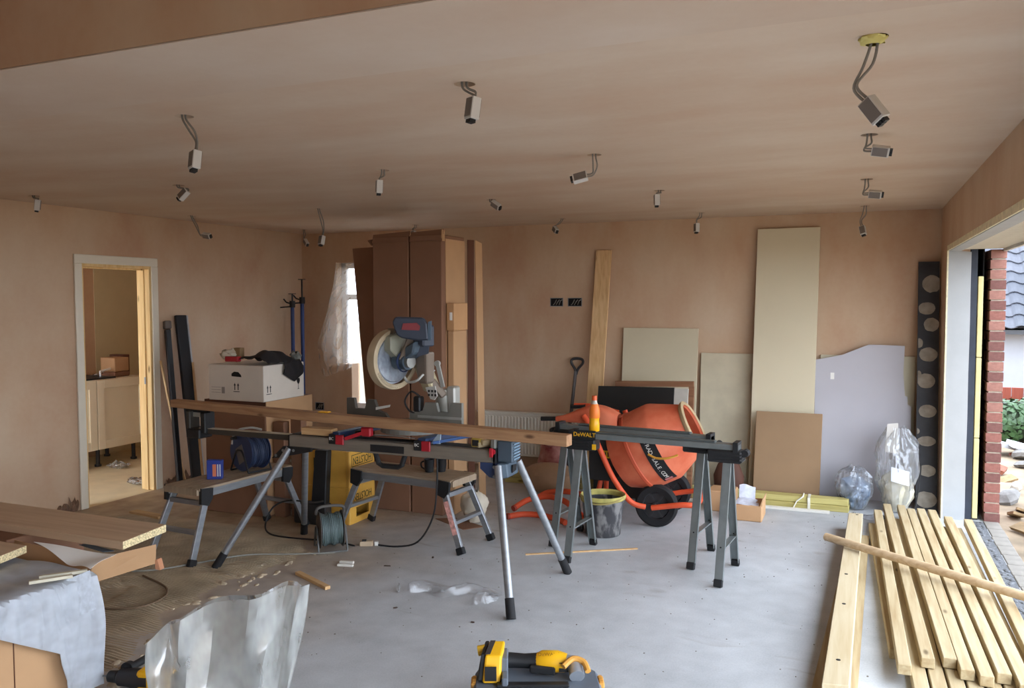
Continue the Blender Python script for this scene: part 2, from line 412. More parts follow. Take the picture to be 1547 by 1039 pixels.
for z0, z1 in ((.02, .62), (.625, 1.22), (1.225, 1.82)):
    b.box(.80, .835, OY-.008, BY, z0, z1)
part(b.bevel(.004), 'insulation_board', mat('yellow_foam', (206, 194, 140), .8, var=.1), o_wr)
part(B().box(.835, .845, OY+.05, BY, 0, 2.06), 'cavity', M_DARK, o_wr)
M_MORTAR = mat('mortar', (176, 164, 146), .9, var=.15, scale=40, bump=.3)
part(B().box(.888, .972, OY+.008, BY+.2, -.02, 2.015), 'mortar_bed', M_MORTAR, o_wr)
bm_full = B().box(-.051, .051, 0, .215, 0, .065).bevel(.0015)
BR = [mat('red_brick_%s' % n, c, .85, var=.16, scale=25, bump=.25, bscale=60) for n, c in (('plain', (140, 92, 82)), ('dark', (116, 78, 72)), ('pink', (152, 108, 96)))]
me_b = [None]*3
for i in range(3):
    me_b[i] = (B().box(-.051, .051, 0, .215, 0, .065).bevel(.0015)).mesh('brick', BR[i])
me_h = [(B().box(-.051, .051, 0, .102, 0, .065).bevel(.0015)).mesh('brick', BR[i]) for i in range(3)]
for k in range(27):
    z = k*.075
    if z+.065 > 2.03: break
    y = OY; first = k % 2
    while y < BY+.15:
        half = first and y == OY
        o = bpy.data.objects.new('brick', random.choice(me_h if half else me_b)); COL.objects.link(o); o.parent = o_wr
        o.location = (.93+random.uniform(-.003, .003), y+random.uniform(-.002, .003), z)
        y += (.102 if half else .215)+.010
# head of the opening: white board strip and ribbed lintel soffit
part(B().box(RX+.006, .685, OY0, OY, 2.008, 2.02), 'soffit_board', M_REVEAL, o_wr)
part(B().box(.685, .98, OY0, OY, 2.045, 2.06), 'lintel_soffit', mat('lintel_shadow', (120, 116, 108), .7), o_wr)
part(B().box(.955, .98, OY0, OY, 2.0, 2.3), 'fascia', mat('pale_fascia', (206, 204, 198), .6), o_wr)
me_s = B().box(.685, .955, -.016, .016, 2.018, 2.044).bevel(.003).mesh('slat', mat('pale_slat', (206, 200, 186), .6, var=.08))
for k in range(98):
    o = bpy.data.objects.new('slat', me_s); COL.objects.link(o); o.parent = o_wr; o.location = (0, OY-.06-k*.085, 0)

# wall behind the camera with its wide opening
wre = B().box(LX-.13, .98, RY0-.2, RY0, 0, 3.0)
struct(wre, 'wall_rear', M_WALL)

# utility room behind the doorway
UX = -7.5
M_UFLOOR = mat('screed_floor', (214, 196, 158), .7, var=.08, scale=5, bump=.1)
struct(B().box(UX-.1, LX, 3.2, 7.6, -.1, -.001), 'floor', M_UFLOOR)
M_UW = plaster('utility_plaster', (1, 1, .7), base=(186, 152, 118), pale=(196, 166, 134), deep=(172, 134, 100))
struct(B().box(UX-.1, UX, 3.2, 7.6, 0, 2.5), 'wall_utility', M_UW)
struct(B().box(UX, LX-.13, 7.5, 7.6, 0, 2.5), 'wall_utility', M_UW)
struct(B().box(UX, -7.4, 3.1, 3.2, 0, 2.5).box(-5.85, LX-.13, 3.1, 3.2, 0, 2.5).box(-7.4, -5.85, 3.1, 3.2, 2.25, 2.5), 'wall_utility', M_UW)
struct(B().box(UX-.1, LX-.13, 3.1, 7.6, 2.38, 2.5), 'ceiling', M_UW)

# combed tile adhesive over the floor on the doorway side
def adhesive():
    b = B()
    bd = [(1.6, -2.9), (2.45, -3.02), (2.75, -3.08), (3.17, -3.33), (3.7, -3.40), (4.2, -3.28), (4.55, -3.42), (4.8, -3.9)]
    def xb(y):
        for (a, xa), (c, xc) in zip(bd, bd[1:]):
            if a <= y <= c: return xa+(xc-xa)*(y-a)/(c-a)
        return -3.9
    y = 1.7
    while y < 4.75:
        x1 = xb(y)+.10*nz((y*6, 1, 0), 1.0)+.04*nz((y*31, 5, 0), 1.0); n = 36; prev = None
        for i in range(n+1):
            x = -5.2+(x1+5.2)*i/n
            fade = min(1, max(0, (4.8-y)*3))*(min(1, (n-i)/2.0))
            h = max(0, 0.0125*(1+.8*nz((x*9, y*9, 3), 1.0)))*fade
            if nz((x*2.2, y*2.2, 8), 1.0) > .33: h *= .25
            yo = y+.006*nz((x*2, y*4, 2), 1.0)
            cur = [b.bm.verts.new((x, yo-.007, .0005)), b.bm.verts.new((x, yo-.003, .0005+h)), b.bm.verts.new((x, yo+.004, .0005+h)), b.bm.verts.new((x, yo+.007, .0005))]
            if prev:
                for k in range(3): b.bm.faces.new((prev[k], cur[k], cur[k+1], prev[k+1]))
            prev = cur
        y += .021
    return b
part(adhesive(), 'tile_adhesive', mat('dried_adhesive', (176, 160, 136), .85, var=.22, scale=5), o_floor, label='ribbed brown tile adhesive combed over the floor beside the doorway', kind='stuff')
# lumps along the edge of the adhesive
b = B()
for i in range(70):
    y = random.uniform(2.4, 4.4); x = -3.02-.12*(y-2.4)+random.uniform(-.1, .12) if y < 3.2 else -3.3+random.uniform(-.14, .1); r = random.uniform(.006, .02)
    b.lathe([(r*1.3, 0), (r, r*.5), (r*.4, r*.8)], Matrix.Translation((x, y, 0)) @ rotz(random.random()*6) @ Matrix.Diagonal((1.6, 1, .7, 1)), 7, False, True)
part(b, 'adhesive_crumb', mat('dried_adhesive', (1, 1, 1)), o_floor, label='crumbs of dried brown adhesive along the edge of the ribbed floor patch', kind='stuff')

# ================================================================== THINGS ALONG THE BACK WALL
def slab(p00, p10, p11, p01, th):
    """board whose front face has the four given corners (bottom-left, bottom-right, top-right, top-left), thickness backwards"""
    a = [V(p) for p in (p00, p10, p11, p01)]; n = (a[1]-a[0]).cross(a[3]-a[0]).normalized()
    f = a; k = [p - n*th for p in a]
    return B().hexa([k[0], k[1], f[1], f[0], k[3], k[2], f[2], f[3]])
def lean_board(x0, x1, h, yb, yt, th, dx=0.0):
    return slab((x0, yb, .0+th*.15), (x1, yb, th*.15), (x1+dx, yt, h), (x0+dx, yt, h), th)

# radiator
rad = thing('radiator', 'long white panel radiator fixed low on the back wall', 'radiator', (-2.9, 7.42, .13))
M_RAD = mat('radiator_enamel', (226, 222, 208), .35, var=.02)
b = B().box(-3.49, -2.25, 7.405, 7.44, .13, .545)
part(b.bevel(.006), 'panel', M_RAD, rad)
b = B()
for k in range(36):
    x = -3.465+k*.0345; b.box(x-.009, x+.009, 7.398, 7.407, .155, .515)
part(b.bevel(.003), 'flutes', M_RAD, rad)
part(B().box(-3.495, -2.245, 7.40, 7.485, .545, .56).bevel(.003), 'top_grille', M_RAD, rad)
part(B().box(-3.3, -3.26, 7.44, 7.495, .2, .5), 'wall_bracket', M_STEEL, rad)
part(B().box(-2.5, -2.46, 7.44, 7.495, .2, .5), 'wall_bracket', M_STEEL, rad)

# leaning plank of pine
pl = B().hexa([(-2.335, 7.19, .0), (-2.185, 7.19, .0), (-2.185, 7.215, .0), (-2.335, 7.215, .0), (-2.287, 7.47, 2.118), (-2.139, 7.47, 2.116), (-2.139, 7.495, 2.116), (-2.287, 7.495, 2.118)])
solo(pl.bevel(.003), 'pine_plank', M_PINE_Z, 'tall knotty pine plank leaning upright against the back wall', 'plank', (-2.26, 7.2, 0))
# boards leaning on the wall
solo(lean_board(-2.03, -1.34, 1.395, 7.36, 7.47, .018, .01).bevel(.002), 'cream_board', M_CREAM, 'square cream board leaning behind the cement mixer', 'board', (-1.7, 7.4, 0))
solo(lean_board(-1.305, -.35, 1.178, 7.40, 7.475, .018).bevel(.002), 'cream_board', mat('scuffed_cream_board', (200, 190, 164), .55, var=.06, scale=9), 'wide scuffed cream board leaning between the cement mixer and the tall cream panel', 'board', (-.8, 7.43, 0))
solo(lean_board(-.30, .428, 1.185, 7.42, 7.478, .016).bevel(.002), 'cream_board', M_CREAM, 'cream board mostly hidden behind the grey plasterboard sheet', 'board', (.1, 7.45, 0))
solo(lean_board(-.855, -.345, 2.263, 7.27, 7.46, .018, .028).bevel(.002), 'cream_board', mat('tall_cream_panel', (214, 203, 174), .5, var=.025, scale=2), 'tallest cream panel leaning on the back wall, reaching almost to the ceiling', 'panel', (-.6, 7.3, 0))
# grey plasterboard with the slanting cut top
pb = [(-.335, 0), (.40, 0), (.40, .78), (.372, .80), (.372, .86), (.352, .87), (.338, 1.05), (.345, 1.275), (.075, 1.28), (-.13, 1.19), (-.335, 1.145)]
fr = frame((0, 7.345, .002), (1, 0, 0), (0, .065, 1))
g = B().prism(pb, .0125, fr)
pbo = thing('plasterboard_sheet', 'grey plasterboard sheet with slanting cut top leaning beside the tall cream panel', 'plasterboard', (0, 7.35, 0))
M_PB = mat('grey_plasterboard', (186, 184, 190), .75, var=.03, scale=3)
part(g, 'sheet', M_PB, pbo)
part(B().box(-.205, -.175, -.001, .0, .93, .99, frame((0, 7.333, 0), (1, 0, 0), (0, 1, .065))) if False else B().prism([(-.215, .985), (-.185, .985), (-.185, 1.04), (-.215, 1.04)], .0135, fr), 'paper_label', mat('white_paper', (236, 234, 228), .7, var=.03), pbo)
# brown sheet
solo(lean_board(-.80, -.275, .715, 7.10, 7.19, .012, .012).bevel(.003), 'hardboard_sheet', mat('brown_hardboard', (152, 124, 94), .8, var=.05, scale=4), 'small brown fibreboard sheet leaning on the foot of the tall cream panel', 'board', (-.54, 7.1, 0))
# black strip with round dabs of adhesive
st = thing('insulation_strip', 'narrow black insulation strip with round adhesive dabs leaning in the corner', 'insulation strip', (.5, 7.2, 0))
p0, p1 = V((.435, 7.12, 0)), V((.435, 7.44, 1.955))
part(slab((.432, 7.12, .005), (.585, 7.12, .005), (.585, 7.44, 1.955), (.432, 7.44, 1.955), .03), 'board', mat('black_foil_face', (44, 44, 48), .55, var=.3, scale=10), st)
M_DAB = mat('adhesive_dab', (150, 142, 130), .9, var=.2, scale=18, bump=.2)
dv = (p1-p0).normalized(); nn = V((0, -dv.z, dv.y))
random.seed(3)
for i, (u, s, r, sq) in enumerate(((.095, 1.80, .07, 1), (.06, 1.60, .062, .8), (.095, 1.47, .055, 1.0), (.075, 1.23, .066, .85), (.06, 1.02, .066, .9), (.075, .78, .064, .8), (.07, .545, .066, .6), (.075, .315, .062, .75), (.07, .09, .078, .8), (.008, 1.32, .028, 1.4), (.008, 1.07, .02, 1.5), (.0, .62, .02, 1.2))):
    u = min(max(u, .0), .15); c = p0 + dv*s + V((u, 0, 0)) + nn*.001
    pts = []
    for k in range(18):
        a = 2*PI*k/18; rr = r*(1+.10*nz((math.cos(a)*2, math.sin(a)*2, i), 1.0))
        x = max(-.432+.434-u+.0, min(.150-u, rr*math.cos(a))); pts.append((max(-u, x), max(-s+.01, rr*sq*math.sin(a))))
    part(B().prism(pts, .006, frame(c, (1, 0, 0), dv)), 'adhesive_dab', M_DAB, st)
# spade
sp = thing('spade', 'garden spade with dark D-shaped handle leaning on the back wall', 'spade', (-2.5, 7.3, 0))
part(B().cyl((-2.50, 7.33, .45), (-2.465, 7.41, .98), .016, n=12), 'shaft', mat('grey_shaft', (96, 92, 90), .5), sp, smooth=True)
b = B().tube(smooth_path([(-2.465, 7.41, .95), (-2.475, 7.415, 1.0), (-2.51, 7.42, 1.055), (-2.505, 7.424, 1.09), (-2.455, 7.428, 1.10), (-2.405, 7.424, 1.09), (-2.40, 7.42, 1.055), (-2.445, 7.415, 1.0), (-2.46, 7.41, .95)]), .013, 8)
part(b, 'd_handle', mat('handle_plastic', (54, 54, 56), .5), sp, smooth=True)
part(B().grid(lambda u, v: V((-2.60+.2*u, 7.29+.03*math.sin(PI*u)+.03*v, .04+.42*v)), 6, 4), 'blade', M_STEEL, sp, solid=.004)
# black flat-pack panel and timber frame behind the mixer
blk = thing('black_board', 'black rectangular panel in a pale frame standing behind the cement mixer', 'panel', (-1.68, 6.72, 0))
part(slab((-2.05, 6.62, .01), (-1.40, 6.62, .01), (-1.385, 6.72, .935), (-2.035, 6.72, .925), .04).bevel(.004), 'face', mat('black_panel', (34, 36, 36), .35, var=.1), blk)
part(slab((-1.40, 6.625, .01), (-1.30, 6.625, .01), (-1.275, 6.72, .93), (-1.385, 6.72, .93), .035), 'pale_edge', mat('pale_edge', (180, 178, 168), .5), blk)
fr_ = thing('timber_surround', 'open brown wooden frame leaning behind the black panel', 'frame', (-1.6, 6.9, 0))
M_FRM = wood('brown_frame', (146, 104, 76), (118, 80, 58), 0, knots=False)
part(B().bar((-1.92, 6.86, .935), (-1.255, 6.86, .955), .04, .045), 'top_rail', M_FRM, fr_)
part(B().bar((-1.275, 6.80, .01), (-1.272, 6.86, .935), .045, .04, (1, 0, 0)), 'side_rail', M_FRM, fr_)
part(B().bar((-1.90, 6.80, .01), (-1.897, 6.86, .915), .045, .04, (1, 0, 0)), 'side_rail', M_FRM, fr_)
# adjustable blue props in the corner
M_PROP = mat('blue_prop_paint', (44, 66, 122), .45, var=.15)
for i, (x, y, zt, zr) in enumerate(((-5.515, 7.3, 1.66, 1.875), (-5.535, 7.16, 1.62, 1.72))):
    pr = thing('adjustable_prop', ['taller blue adjustable prop with thin top rod standing in the room corner', 'shorter blue adjustable prop standing in the room corner'][i], 'prop', (x, y, 0), group='blue props in the corner')
    part(B().cyl((x, y, .012), (x, y, zt), .02, n=14), 'outer_tube', M_PROP, pr, smooth=True)
    part(B().cyl((x, y, zt-.05), (x, y, zr), .009, n=10), 'inner_rod', M_BLACK, pr, smooth=True)
    part(B().box(x-.035, x+.035, y-.035, y+.035, 0, .012), 'foot_plate', M_BLACK, pr)
    part(B().box(x-.03, x+.03, y-.025, y+.025, zr, zr+.008), 'head_plate', M_BLACK, pr)
    part(B().cyl((x, y, zt-.04), (x, y, zt+.03), .03, n=14).tube([(x-.02, y, zt), (x-.07, y-.01, zt+.015), (x-.10, y-.015, zt+.05)], .008, 8), 'grip', M_BLACK, pr)
    part(B().tube([(x, y-.02, zt-.03), (x-.06, y-.05, zt-.035), (x-.115, y-.05, zt-.04)], .007, 8), 'trigger', M_BLACK, pr)
# black lengths of gutter on the left wall
M_GUT = mat('black_gutter', (34, 36, 40), .35, var=.15)
g1 = thing('gutter_length', 'wide black gutter length leaning on the wall right of the doorway', 'gutter', (-5.45, 5.62, 0))
part(slab((-5.42, 5.56, .004), (-5.40, 5.68, .004), (-5.63, 5.735, 1.52), (-5.645, 5.625, 1.52), -.035).bevel(.008, 2), 'channel', M_GUT, g1)
part(B().bar((-5.384, 5.69, .01), (-5.612, 5.748, 1.52), .012, .012), 'silver_edge', mat('bright_edge', (190, 192, 196), .35, .5), g1)
g2 = thing('gutter_length', 'narrow black pipe length leaning between the doorway and the wide gutter', 'pipe', (-5.45, 5.45, 0))
part(B().bar((-5.43, 5.44, .012), (-5.625, 5.53, 1.40), .045, .05).bevel(.008, 2), 'pipe_body', M_GUT, g2)
part(B().bar((-5.6255, 5.53, 1.405), (-5.634, 5.534, 1.475), .06, .064).bevel(.008), 'socket_end', mat('worn_grey', (112, 104, 98), .7), g2)
solo(B().bar((-5.42, 5.50, .012), (-5.638, 5.455, 1.13), .016, .016), 'wooden_batten', M_PINE_Z, 'thin wooden batten leaning on the wall next to the black gutters', 'batten', (-5.5, 5.48, 0))
solo(B().bar((-5.30, 5.58, .012), (-5.53, 5.72, 1.10), .018, .014), 'wooden_batten', M_PINE_Z, 'thin pale batten crossing in front of the wide black gutter', 'batten', (-5.42, 5.65, 0))

# tall flat-pack cardboard boxes
def carton(name, label, x0, x1, y0, y1, z1, m, flap=.0, z0=0, seam=True, group=None, cat='box'):
    t = thing(name, label, cat, ((x0+x1)/2, (y0+y1)/2, z0), group=group)
    part(B().box(x0, x1, y0, y1, z0, z1).bevel(.006), 'body', m, t)
    return t
tb = carton('tall_carton', 'left of two tall brown cartons standing side by side behind the mitre saw', -3.525, -3.205, 5.56, 5.98, 2.145, M_CARD, group='tall brown cartons')
part(slab((-3.525, 5.555, 2.10), (-3.205, 5.555, 2.10), (-3.205, 5.59, 2.185), (-3.525, 5.575, 2.165), .006), 'top_flap', M_CARD, tb)
part(B().hexa([(-3.535, 5.56, 2.08), (-3.525, 5.56, 2.08), (-3.525, 5.7, 2.1), (-3.535, 5.7, 2.1), (-3.575, 5.57, 2.12), (-3.568, 5.57, 2.125), (-3.53, 5.7, 2.15), (-3.54, 5.7, 2.15)]), 'side_flap', M_CARD, tb)
tc_ = carton('tall_carton', 'right of two tall brown cartons standing side by side behind the mitre saw', -3.192, -2.915, 5.56, 5.95, 2.15, M_CARD, group='tall brown cartons')
part(slab((-3.192, 5.555, 2.10), (-2.912, 5.555, 2.10), (-2.905, 5.58, 2.19), (-3.192, 5.59, 2.175), .006), 'top_flap', M_CARD, tc_)
part(B().box(-2.917, -2.908, 5.56, 5.60, 2.10, 2.185), 'side_flap', M_CARD2, tc_)
part(B().box(-2.9145, -2.9115, 5.62, 5.95, .02, 2.12), 'lit_tan_side', M_CARD2, tc_)  # lighter skin paints in the light this side gets from the opening
# narrow carton tucked on their right flank, with a sleeve and paper label
nc = carton('narrow_carton', 'narrow tan carton with white label standing against the side of the tall cartons', -2.90, -2.845, 5.62, 5.84, 1.42, M_CARD2)
part(B().box(-2.902, -2.84, 5.612, 5.85, 1.42, 1.63).bevel(.003), 'end_sleeve', mat('light_cardboard', (196, 152, 108), .85, var=.05), nc)
part(B().box(-2.875, -2.855, 5.608, 5.612, 1.50, 1.56), 'paper_label', mat('white_paper', (0, 0, 0)), nc)
# thin dark opened carton behind
oc = thing('opened_carton', 'thin opened carton with gaping dark edge behind the tall cartons', 'box', (-2.86, 6.1, 0))
b = B().grid(lambda u, v: V((-2.91+.035*u+.0*v, 5.99+.05*u, .005+2.13*v)), 5, 10)
part(b, 'inner_face', mat('dark_cardboard', (92, 58, 42), .9, var=.1), oc, solid=.005)
b = B().grid(lambda u, v: V((-2.868+.03*(1-v)+.012*u, 6.045+.10*u, .005+2.13*v-.02*u)), 4, 10)
part(b, 'outer_flap', M_CARD2, oc, solid=.005)
# brown carton leaning behind by the window
lc = solo(slab((-4.10, 6.42, .01), (-3.56, 6.42, .01), (-3.80, 6.60, 2.16), (-4.405, 6.60, 2.14), .05).bevel(.004), 'leaning_carton', M_CARD, 'flat brown carton leaning in front of the window edge behind the tall cartons', 'box', (-3.8, 6.5, 0))

# polythene sheet hung over the window
POLY = film('window_polythene', .24, (252, 246, 236), .0, .4, .08, .75)
def poly(u, v):
    # u across, v down: left edge sweeps out then in
    L = [(-5.19, 2.05), (-5.24, 1.75), (-5.33, 1.45), (-5.43, 1.20), (-5.42, 1.0), (-5.36, .82)]
    Rr = [(-4.22, 2.20), (-4.60, 1.95), (-4.86, 1.5), (-4.90, 1.25), (-4.93, 1.08), (-5.02, .93)]
    k = v*5; i = min(4, int(k)); f = k-i
    a = V((L[i][0]+(L[i+1][0]-L[i][0])*f, 0, L[i][1]+(L[i+1][1]-L[i][1])*f)); c = V((Rr[i][0]+(Rr[i+1][0]-Rr[i][0])*f, 0, Rr[i][1]+(Rr[i+1][1]-Rr[i][1])*f))
    p = a+(c-a)*u
    dep = .035+.16*math.sin(PI*min(1, v*1.1))*math.sin(PI*u)**.8+.03*math.sin(u*19+v*3)*v+.025*nz((u*5, v*6, 0), 1.0)
    p.y = BY-max(.012, dep)
    p.z += -.07*math.sin(PI*u)*(1-v)*.8
    return p
solo(B().grid(poly, 34, 34), 'polythene_sheet', POLY, 'translucent polythene sheet draped over the bright window beside the tall cartons', 'plastic sheet', (-5.0, 7.4, .8), smooth=True)
wt = B().tube(smooth_path([(-4.84, 7.40, 1.95), (-4.93, 7.36, 1.78), (-4.89, 7.36, 1.66)]), .012, 6)

# timber lengths lying along the foot of the back wall
M_GREENT = wood('treated_timber', (196, 186, 122), (164, 150, 86), 0)
tbn = [(6.86, 0, -.05), (6.915, 0, -.045), (6.97, 0, -.06), (6.87, .048, -.055), (6.925, .048, -.05)]
bund_c = (-1.5, 6.9, 0)
for i, (y, z, xe) in enumerate(tbn):
    solo(B().box(-2.95+.02*i, xe, y-.026, y+.026, z, z+.046).bevel(.003), 'timber_length', M_GREENT, ['front bottom greenish timber in the strapped bundle along the back wall', 'middle bottom greenish timber in the strapped bundle along the back wall', 'rear bottom greenish timber in the strapped bundle along the back wall', 'front top greenish timber in the strapped bundle along the back wall', 'rear top greenish timber in the strapped bundle along the back wall'][i], 'timber', (-1.5, y, z), group='strapped timbers along the back wall')
stp = mat('white_strap', (226, 224, 210), .6)
bs = B().tube(smooth_path([(-.43, 6.832, .06), (-.395, 6.83, .09), (-.385, 6.845, .098), (-.385, 6.95, .098)], 4), .006, 6).tube([(-.43, 6.832, .06), (-.455, 6.80, .008)], .005, 6)
solo(bs, 'tie_string', stp, 'loose white tie string around the strapped timber bundle', 'string', (-.42, 6.83, 0))
solo(B().box(-.35, -.33, 6.826, 6.834, 0, .097).box(-.35, -.33, 6.826, 6.95, .0945, .0985), 'strap', stp, 'flat white strap around the strapped timber bundle', 'strap', (-.34, 6.83, 0))
solo(B().box(-1.3, -.185, 6.735, 6.785, 0, .018).bevel(.002), 'white_trim', M_WHITE, 'thin white trim strip on the floor in front of the strapped timbers', 'strip', (-.6, 6.75, 0))
# sack and red bag by the radiator
b = B()
b.grid(lambda u, v: V((-2.66+.5*v, 6.55, .10)) + V((.0, math.cos(2*PI*u)*.15, math.sin(2*PI*u)*.135)) * (math.sin(PI*min(.999, max(.001, v)))**.35)*(1+.12*nz((math.cos(2*PI*u)*2, math.sin(2*PI*u)*2, v*4), 1.0)) + V((0, 0, .035)), 20, 14, True)
solo(b, 'cement_sack', mat('brown_paper_sack', (150, 118, 90), .8, var=.12, bump=.15, bscale=12), 'brown paper sack lying on the floor by the radiator', 'sack', (-2.42, 6.55, 0), smooth=True)
b = B().grid(lambda u, v: V((-2.60+.16*math.cos(2*PI*u)*(1-.3*v)*(1+.15*nz((u*9, v*3, 1), 1)), 7.13+.08*math.sin(2*PI*u), .0+.33*v+.03*math.sin(u*2*PI*5)*v)), 28, 10, True)
rb = solo(b, 'red_bag', mat('red_printed_plastic', (176, 60, 66), .4, var=.35, c2=(214, 160, 150), scale=9), 'crumpled red and clear plastic bag standing against the radiator', 'bag', (-2.6, 7.13, 0), smooth=True)

# small carton with papers, right of the sawhorses
sb = carton('small_carton', 'small brown carton with a delivery note on top, on the floor by the strapped timbers', -.845, -.64, 6.29, 6.56, .12, M_CARD2)
part(B().grid(lambda u, v: V((-.84+.175*u, 6.295+.2*v, .123+.012*math.sin(u*4)*v+.006*nz((u*3, v*3, 0), 1))), 8, 6), 'delivery_note', mat('printed_paper', (216, 222, 236), .6, var=.12, scale=30), sb, solid=.001)
part(B().hexa([(-.655, 6.292, .12), (-.64, 6.292, .12), (-.64, 6.55, .12), (-.655, 6.55, .12), (-.638, 6.292, .175), (-.634, 6.292, .175), (-.634, 6.55, .17), (-.638, 6.55, .17)]), 'lid_flap', M_CARD2, sb)
part(B().grid(lambda u, v: V((-.83+.12*u, 6.48+.02*v, .125+.10*v+.01*math.sin(u*5))), 6, 5), 'crumpled_paper', mat('printed_paper', (0, 0, 0)), sb, solid=.001)
sb2 = carton('small_carton', 'plain brown carton behind the carton with the delivery note', -1.07, -.87, 6.50, 6.72, .16, M_CARD2)
solo(B().lathe([(.055, 0), (.08, .05), (.085, .16), (.06, .26), (.02, .31)], Matrix.Translation((-1.0, 7.12, .0)) @ Matrix.Diagonal((1.5, .8, 1, 1)), 14, True, True), 'brown_bag', mat('dark_brown_bag', (88, 56, 44), .7, var=.2), 'dark brown bag standing behind the small cartons', 'bag', (-1.0, 7.12, 0), smooth=True)

# clear rubble bag with label in the corner
CLEAR = film('clear_bag', .26, (222, 228, 236), .15, .2, .6)
def blob(c, rx, ry, h, wr, seed, top=.25, n=36, m=18):
    def fn(u, v):
        a = 2*PI*u; prof = (math.sin(PI*min(1, .12+v*.62))**.7 if v < .8 else math.sin(PI*(.12+.8*.62))**.7*(1-(v-.8)/.2*(1-top)))
        w = 1+wr*nz((math.cos(a)*2.2, math.sin(a)*2.2, v*3+seed), 1.3)+wr*.8*abs(nz((math.cos(a)*6, math.sin(a)*6, v*5+seed), 1.0))+wr*.5*abs(nz((math.cos(a)*13, math.sin(a)*13, v*11+seed), 1.0))
        return V((c[0]+rx*math.cos(a)*prof*w, c[1]+ry*math.sin(a)*prof*w, c[2]+max(0, h*v+wr*.12*nz((a, v*7, seed), 1)*v)))
    return B().grid(fn, n, m, True)
rbg = thing('rubble_bag', 'clear plastic bag with white label and rubbish inside, in the corner by the black strip', 'bag', (.26, 7.02, 0))
part(blob((.29, 7.02, .004), .13, .13, .66, .3, 2, .45, 90, 40), 'clear_skin', CLEAR, rbg, smooth=True)
part(blob((.29, 7.02, .012), .11, .1, .3, .3, 5, .3, 20, 10), 'waste_inside', mat('pale_waste', (206, 200, 178), .8, var=.2, scale=14), rbg, smooth=True)
part(B().grid(lambda u, v: V((.245+.125*u, 6.86-.01*math.sin(PI*u)+.01*u, .27+.11*v-.03*u)), 6, 4), 'paper_label', mat('label_paper', (222, 230, 246), .5, var=.05), rbg, solid=.001)
part(slab((.20, 6.93, .48), (.30, 6.93, .47), (.29, 6.98, .70), (.215, 6.98, .69), .006), 'card_offcut', mat('grey_card', (188, 184, 178), .7), rbg)
rb2 = thing('rubble_bag', 'slumped clear bag of dark blue packaging beside the labelled bag', 'bag', (.03, 6.98, 0))
part(blob((-.01, 6.985, .004), .12, .085, .34, .3, 9, .3, 80, 30), 'clear_skin', CLEAR, rb2, smooth=True)
part(blob((-.01, 6.985, .01), .1, .07, .26, .4, 11, .2, 20, 10), 'packaging_inside', mat('dark_packaging', (44, 54, 74), .35, var=.6, scale=16, c2=(150, 172, 200)), rb2, smooth=True)
solo(B().grid(lambda u, v: V((-.03+.26*u, 6.66+.16*v, .004+.03*max(0, nz((u*4, v*4, 3), 1.2))+.012*math.sin(PI*v))), 14, 10), 'plastic_scrap', film('milky_film', .5, (214, 218, 224), .3, .25), 'flat scrap of milky plastic on the floor in front of the clear bags', 'plastic', (.1, 6.75, 0), smooth=True, solid=.001)
solo(B().tube(smooth_path([(.40, 6.82, .004), (.435, 6.90, .20), (.455, 6.985, .36), (.45, 7.0, .40)]), .005, 6), 'black_cable', M_BLACK, 'short black cable standing up in front of the black insulation strip', 'cable', (.42, 6.9, 0), smooth=True)

# ------------------------------------------------------------------ connectors hanging from the downlight holes
M_CBL = mat('grey_cable', (0, 0, 0)); M_CON = mat('connector_shell', (206, 204, 200), .45, var=.05); M_CONT = mat('connector_cover', (120, 112, 106), .5, var=.1)
def connector(gx, gy, c, d, roll=0., slack=.03, label=None, wool=False):
    hole = V((gx, gy, CZ)); c = V(c); d = V(d).normalized()
    t = thing('lighting_connector', label or 'grey plug connector hanging on twin cables from a round hole in the ceiling', 'connector', hole, group='downlight connectors')
    L, W, H = .074, .044, .034
    sx = d.cross(V((0, 1, .2))).normalized(); up = sx.cross(d)
    q = Matrix.Rotation(roll, 3, d); sx = q @ sx; up = q @ up
    m = Matrix(((d.x, sx.x, up.x, c.x), (d.y, sx.y, up.y, c.y), (d.z, sx.z, up.z, c.z), (0, 0, 0, 1)))
    part(B().box(-L/2, L/2, -W/2, W/2, -H/2, H/2, m).bevel(.002), 'shell', M_CON, t)
    part(B().box(-L/2+.004, L/2-.008, -W/2+.003, W/2-.003, -H/2-.002, -H/2, m).box(-L/2+.004, L/2-.008, -W/2+.003, W/2-.003, H/2, H/2+.002, m), 'cover', M_CONT, t)
    for k in (-1, 0, 1):
        part(B().box(L/2, L/2+.012, k*.0105-.004, k*.0105+.004, -H/2+.004, H/2-.008, m), 'socket_port', M_BLACK, t)
    tail = c - d*L/2
    for k in (-1, 1):
        o = sx*.006*k
        p1 = hole+V((.008*k, .004*k, .03)); p2 = hole+V((.008*k, .0, -.01)); p4 = tail+o; p3 = tail+o-d*slack
        mid = (p2+p3)/2+V((.006*k+.008, .0, -.004))
        part(B().tube(smooth_path([p1, p2, mid, p3, p4], 6), .0042, 6), 'cable', M_CBL, t, smooth=True)
    if wool:
        part(blob((gx-.005, gy, CZ-.02), .034, .034, .03, .35, 4, .4, 16, 8), 'insulation_wool', mat('yellow_wool', (206, 194, 120), .95, var=.2, bump=.5, bscale=60), t, smooth=True)
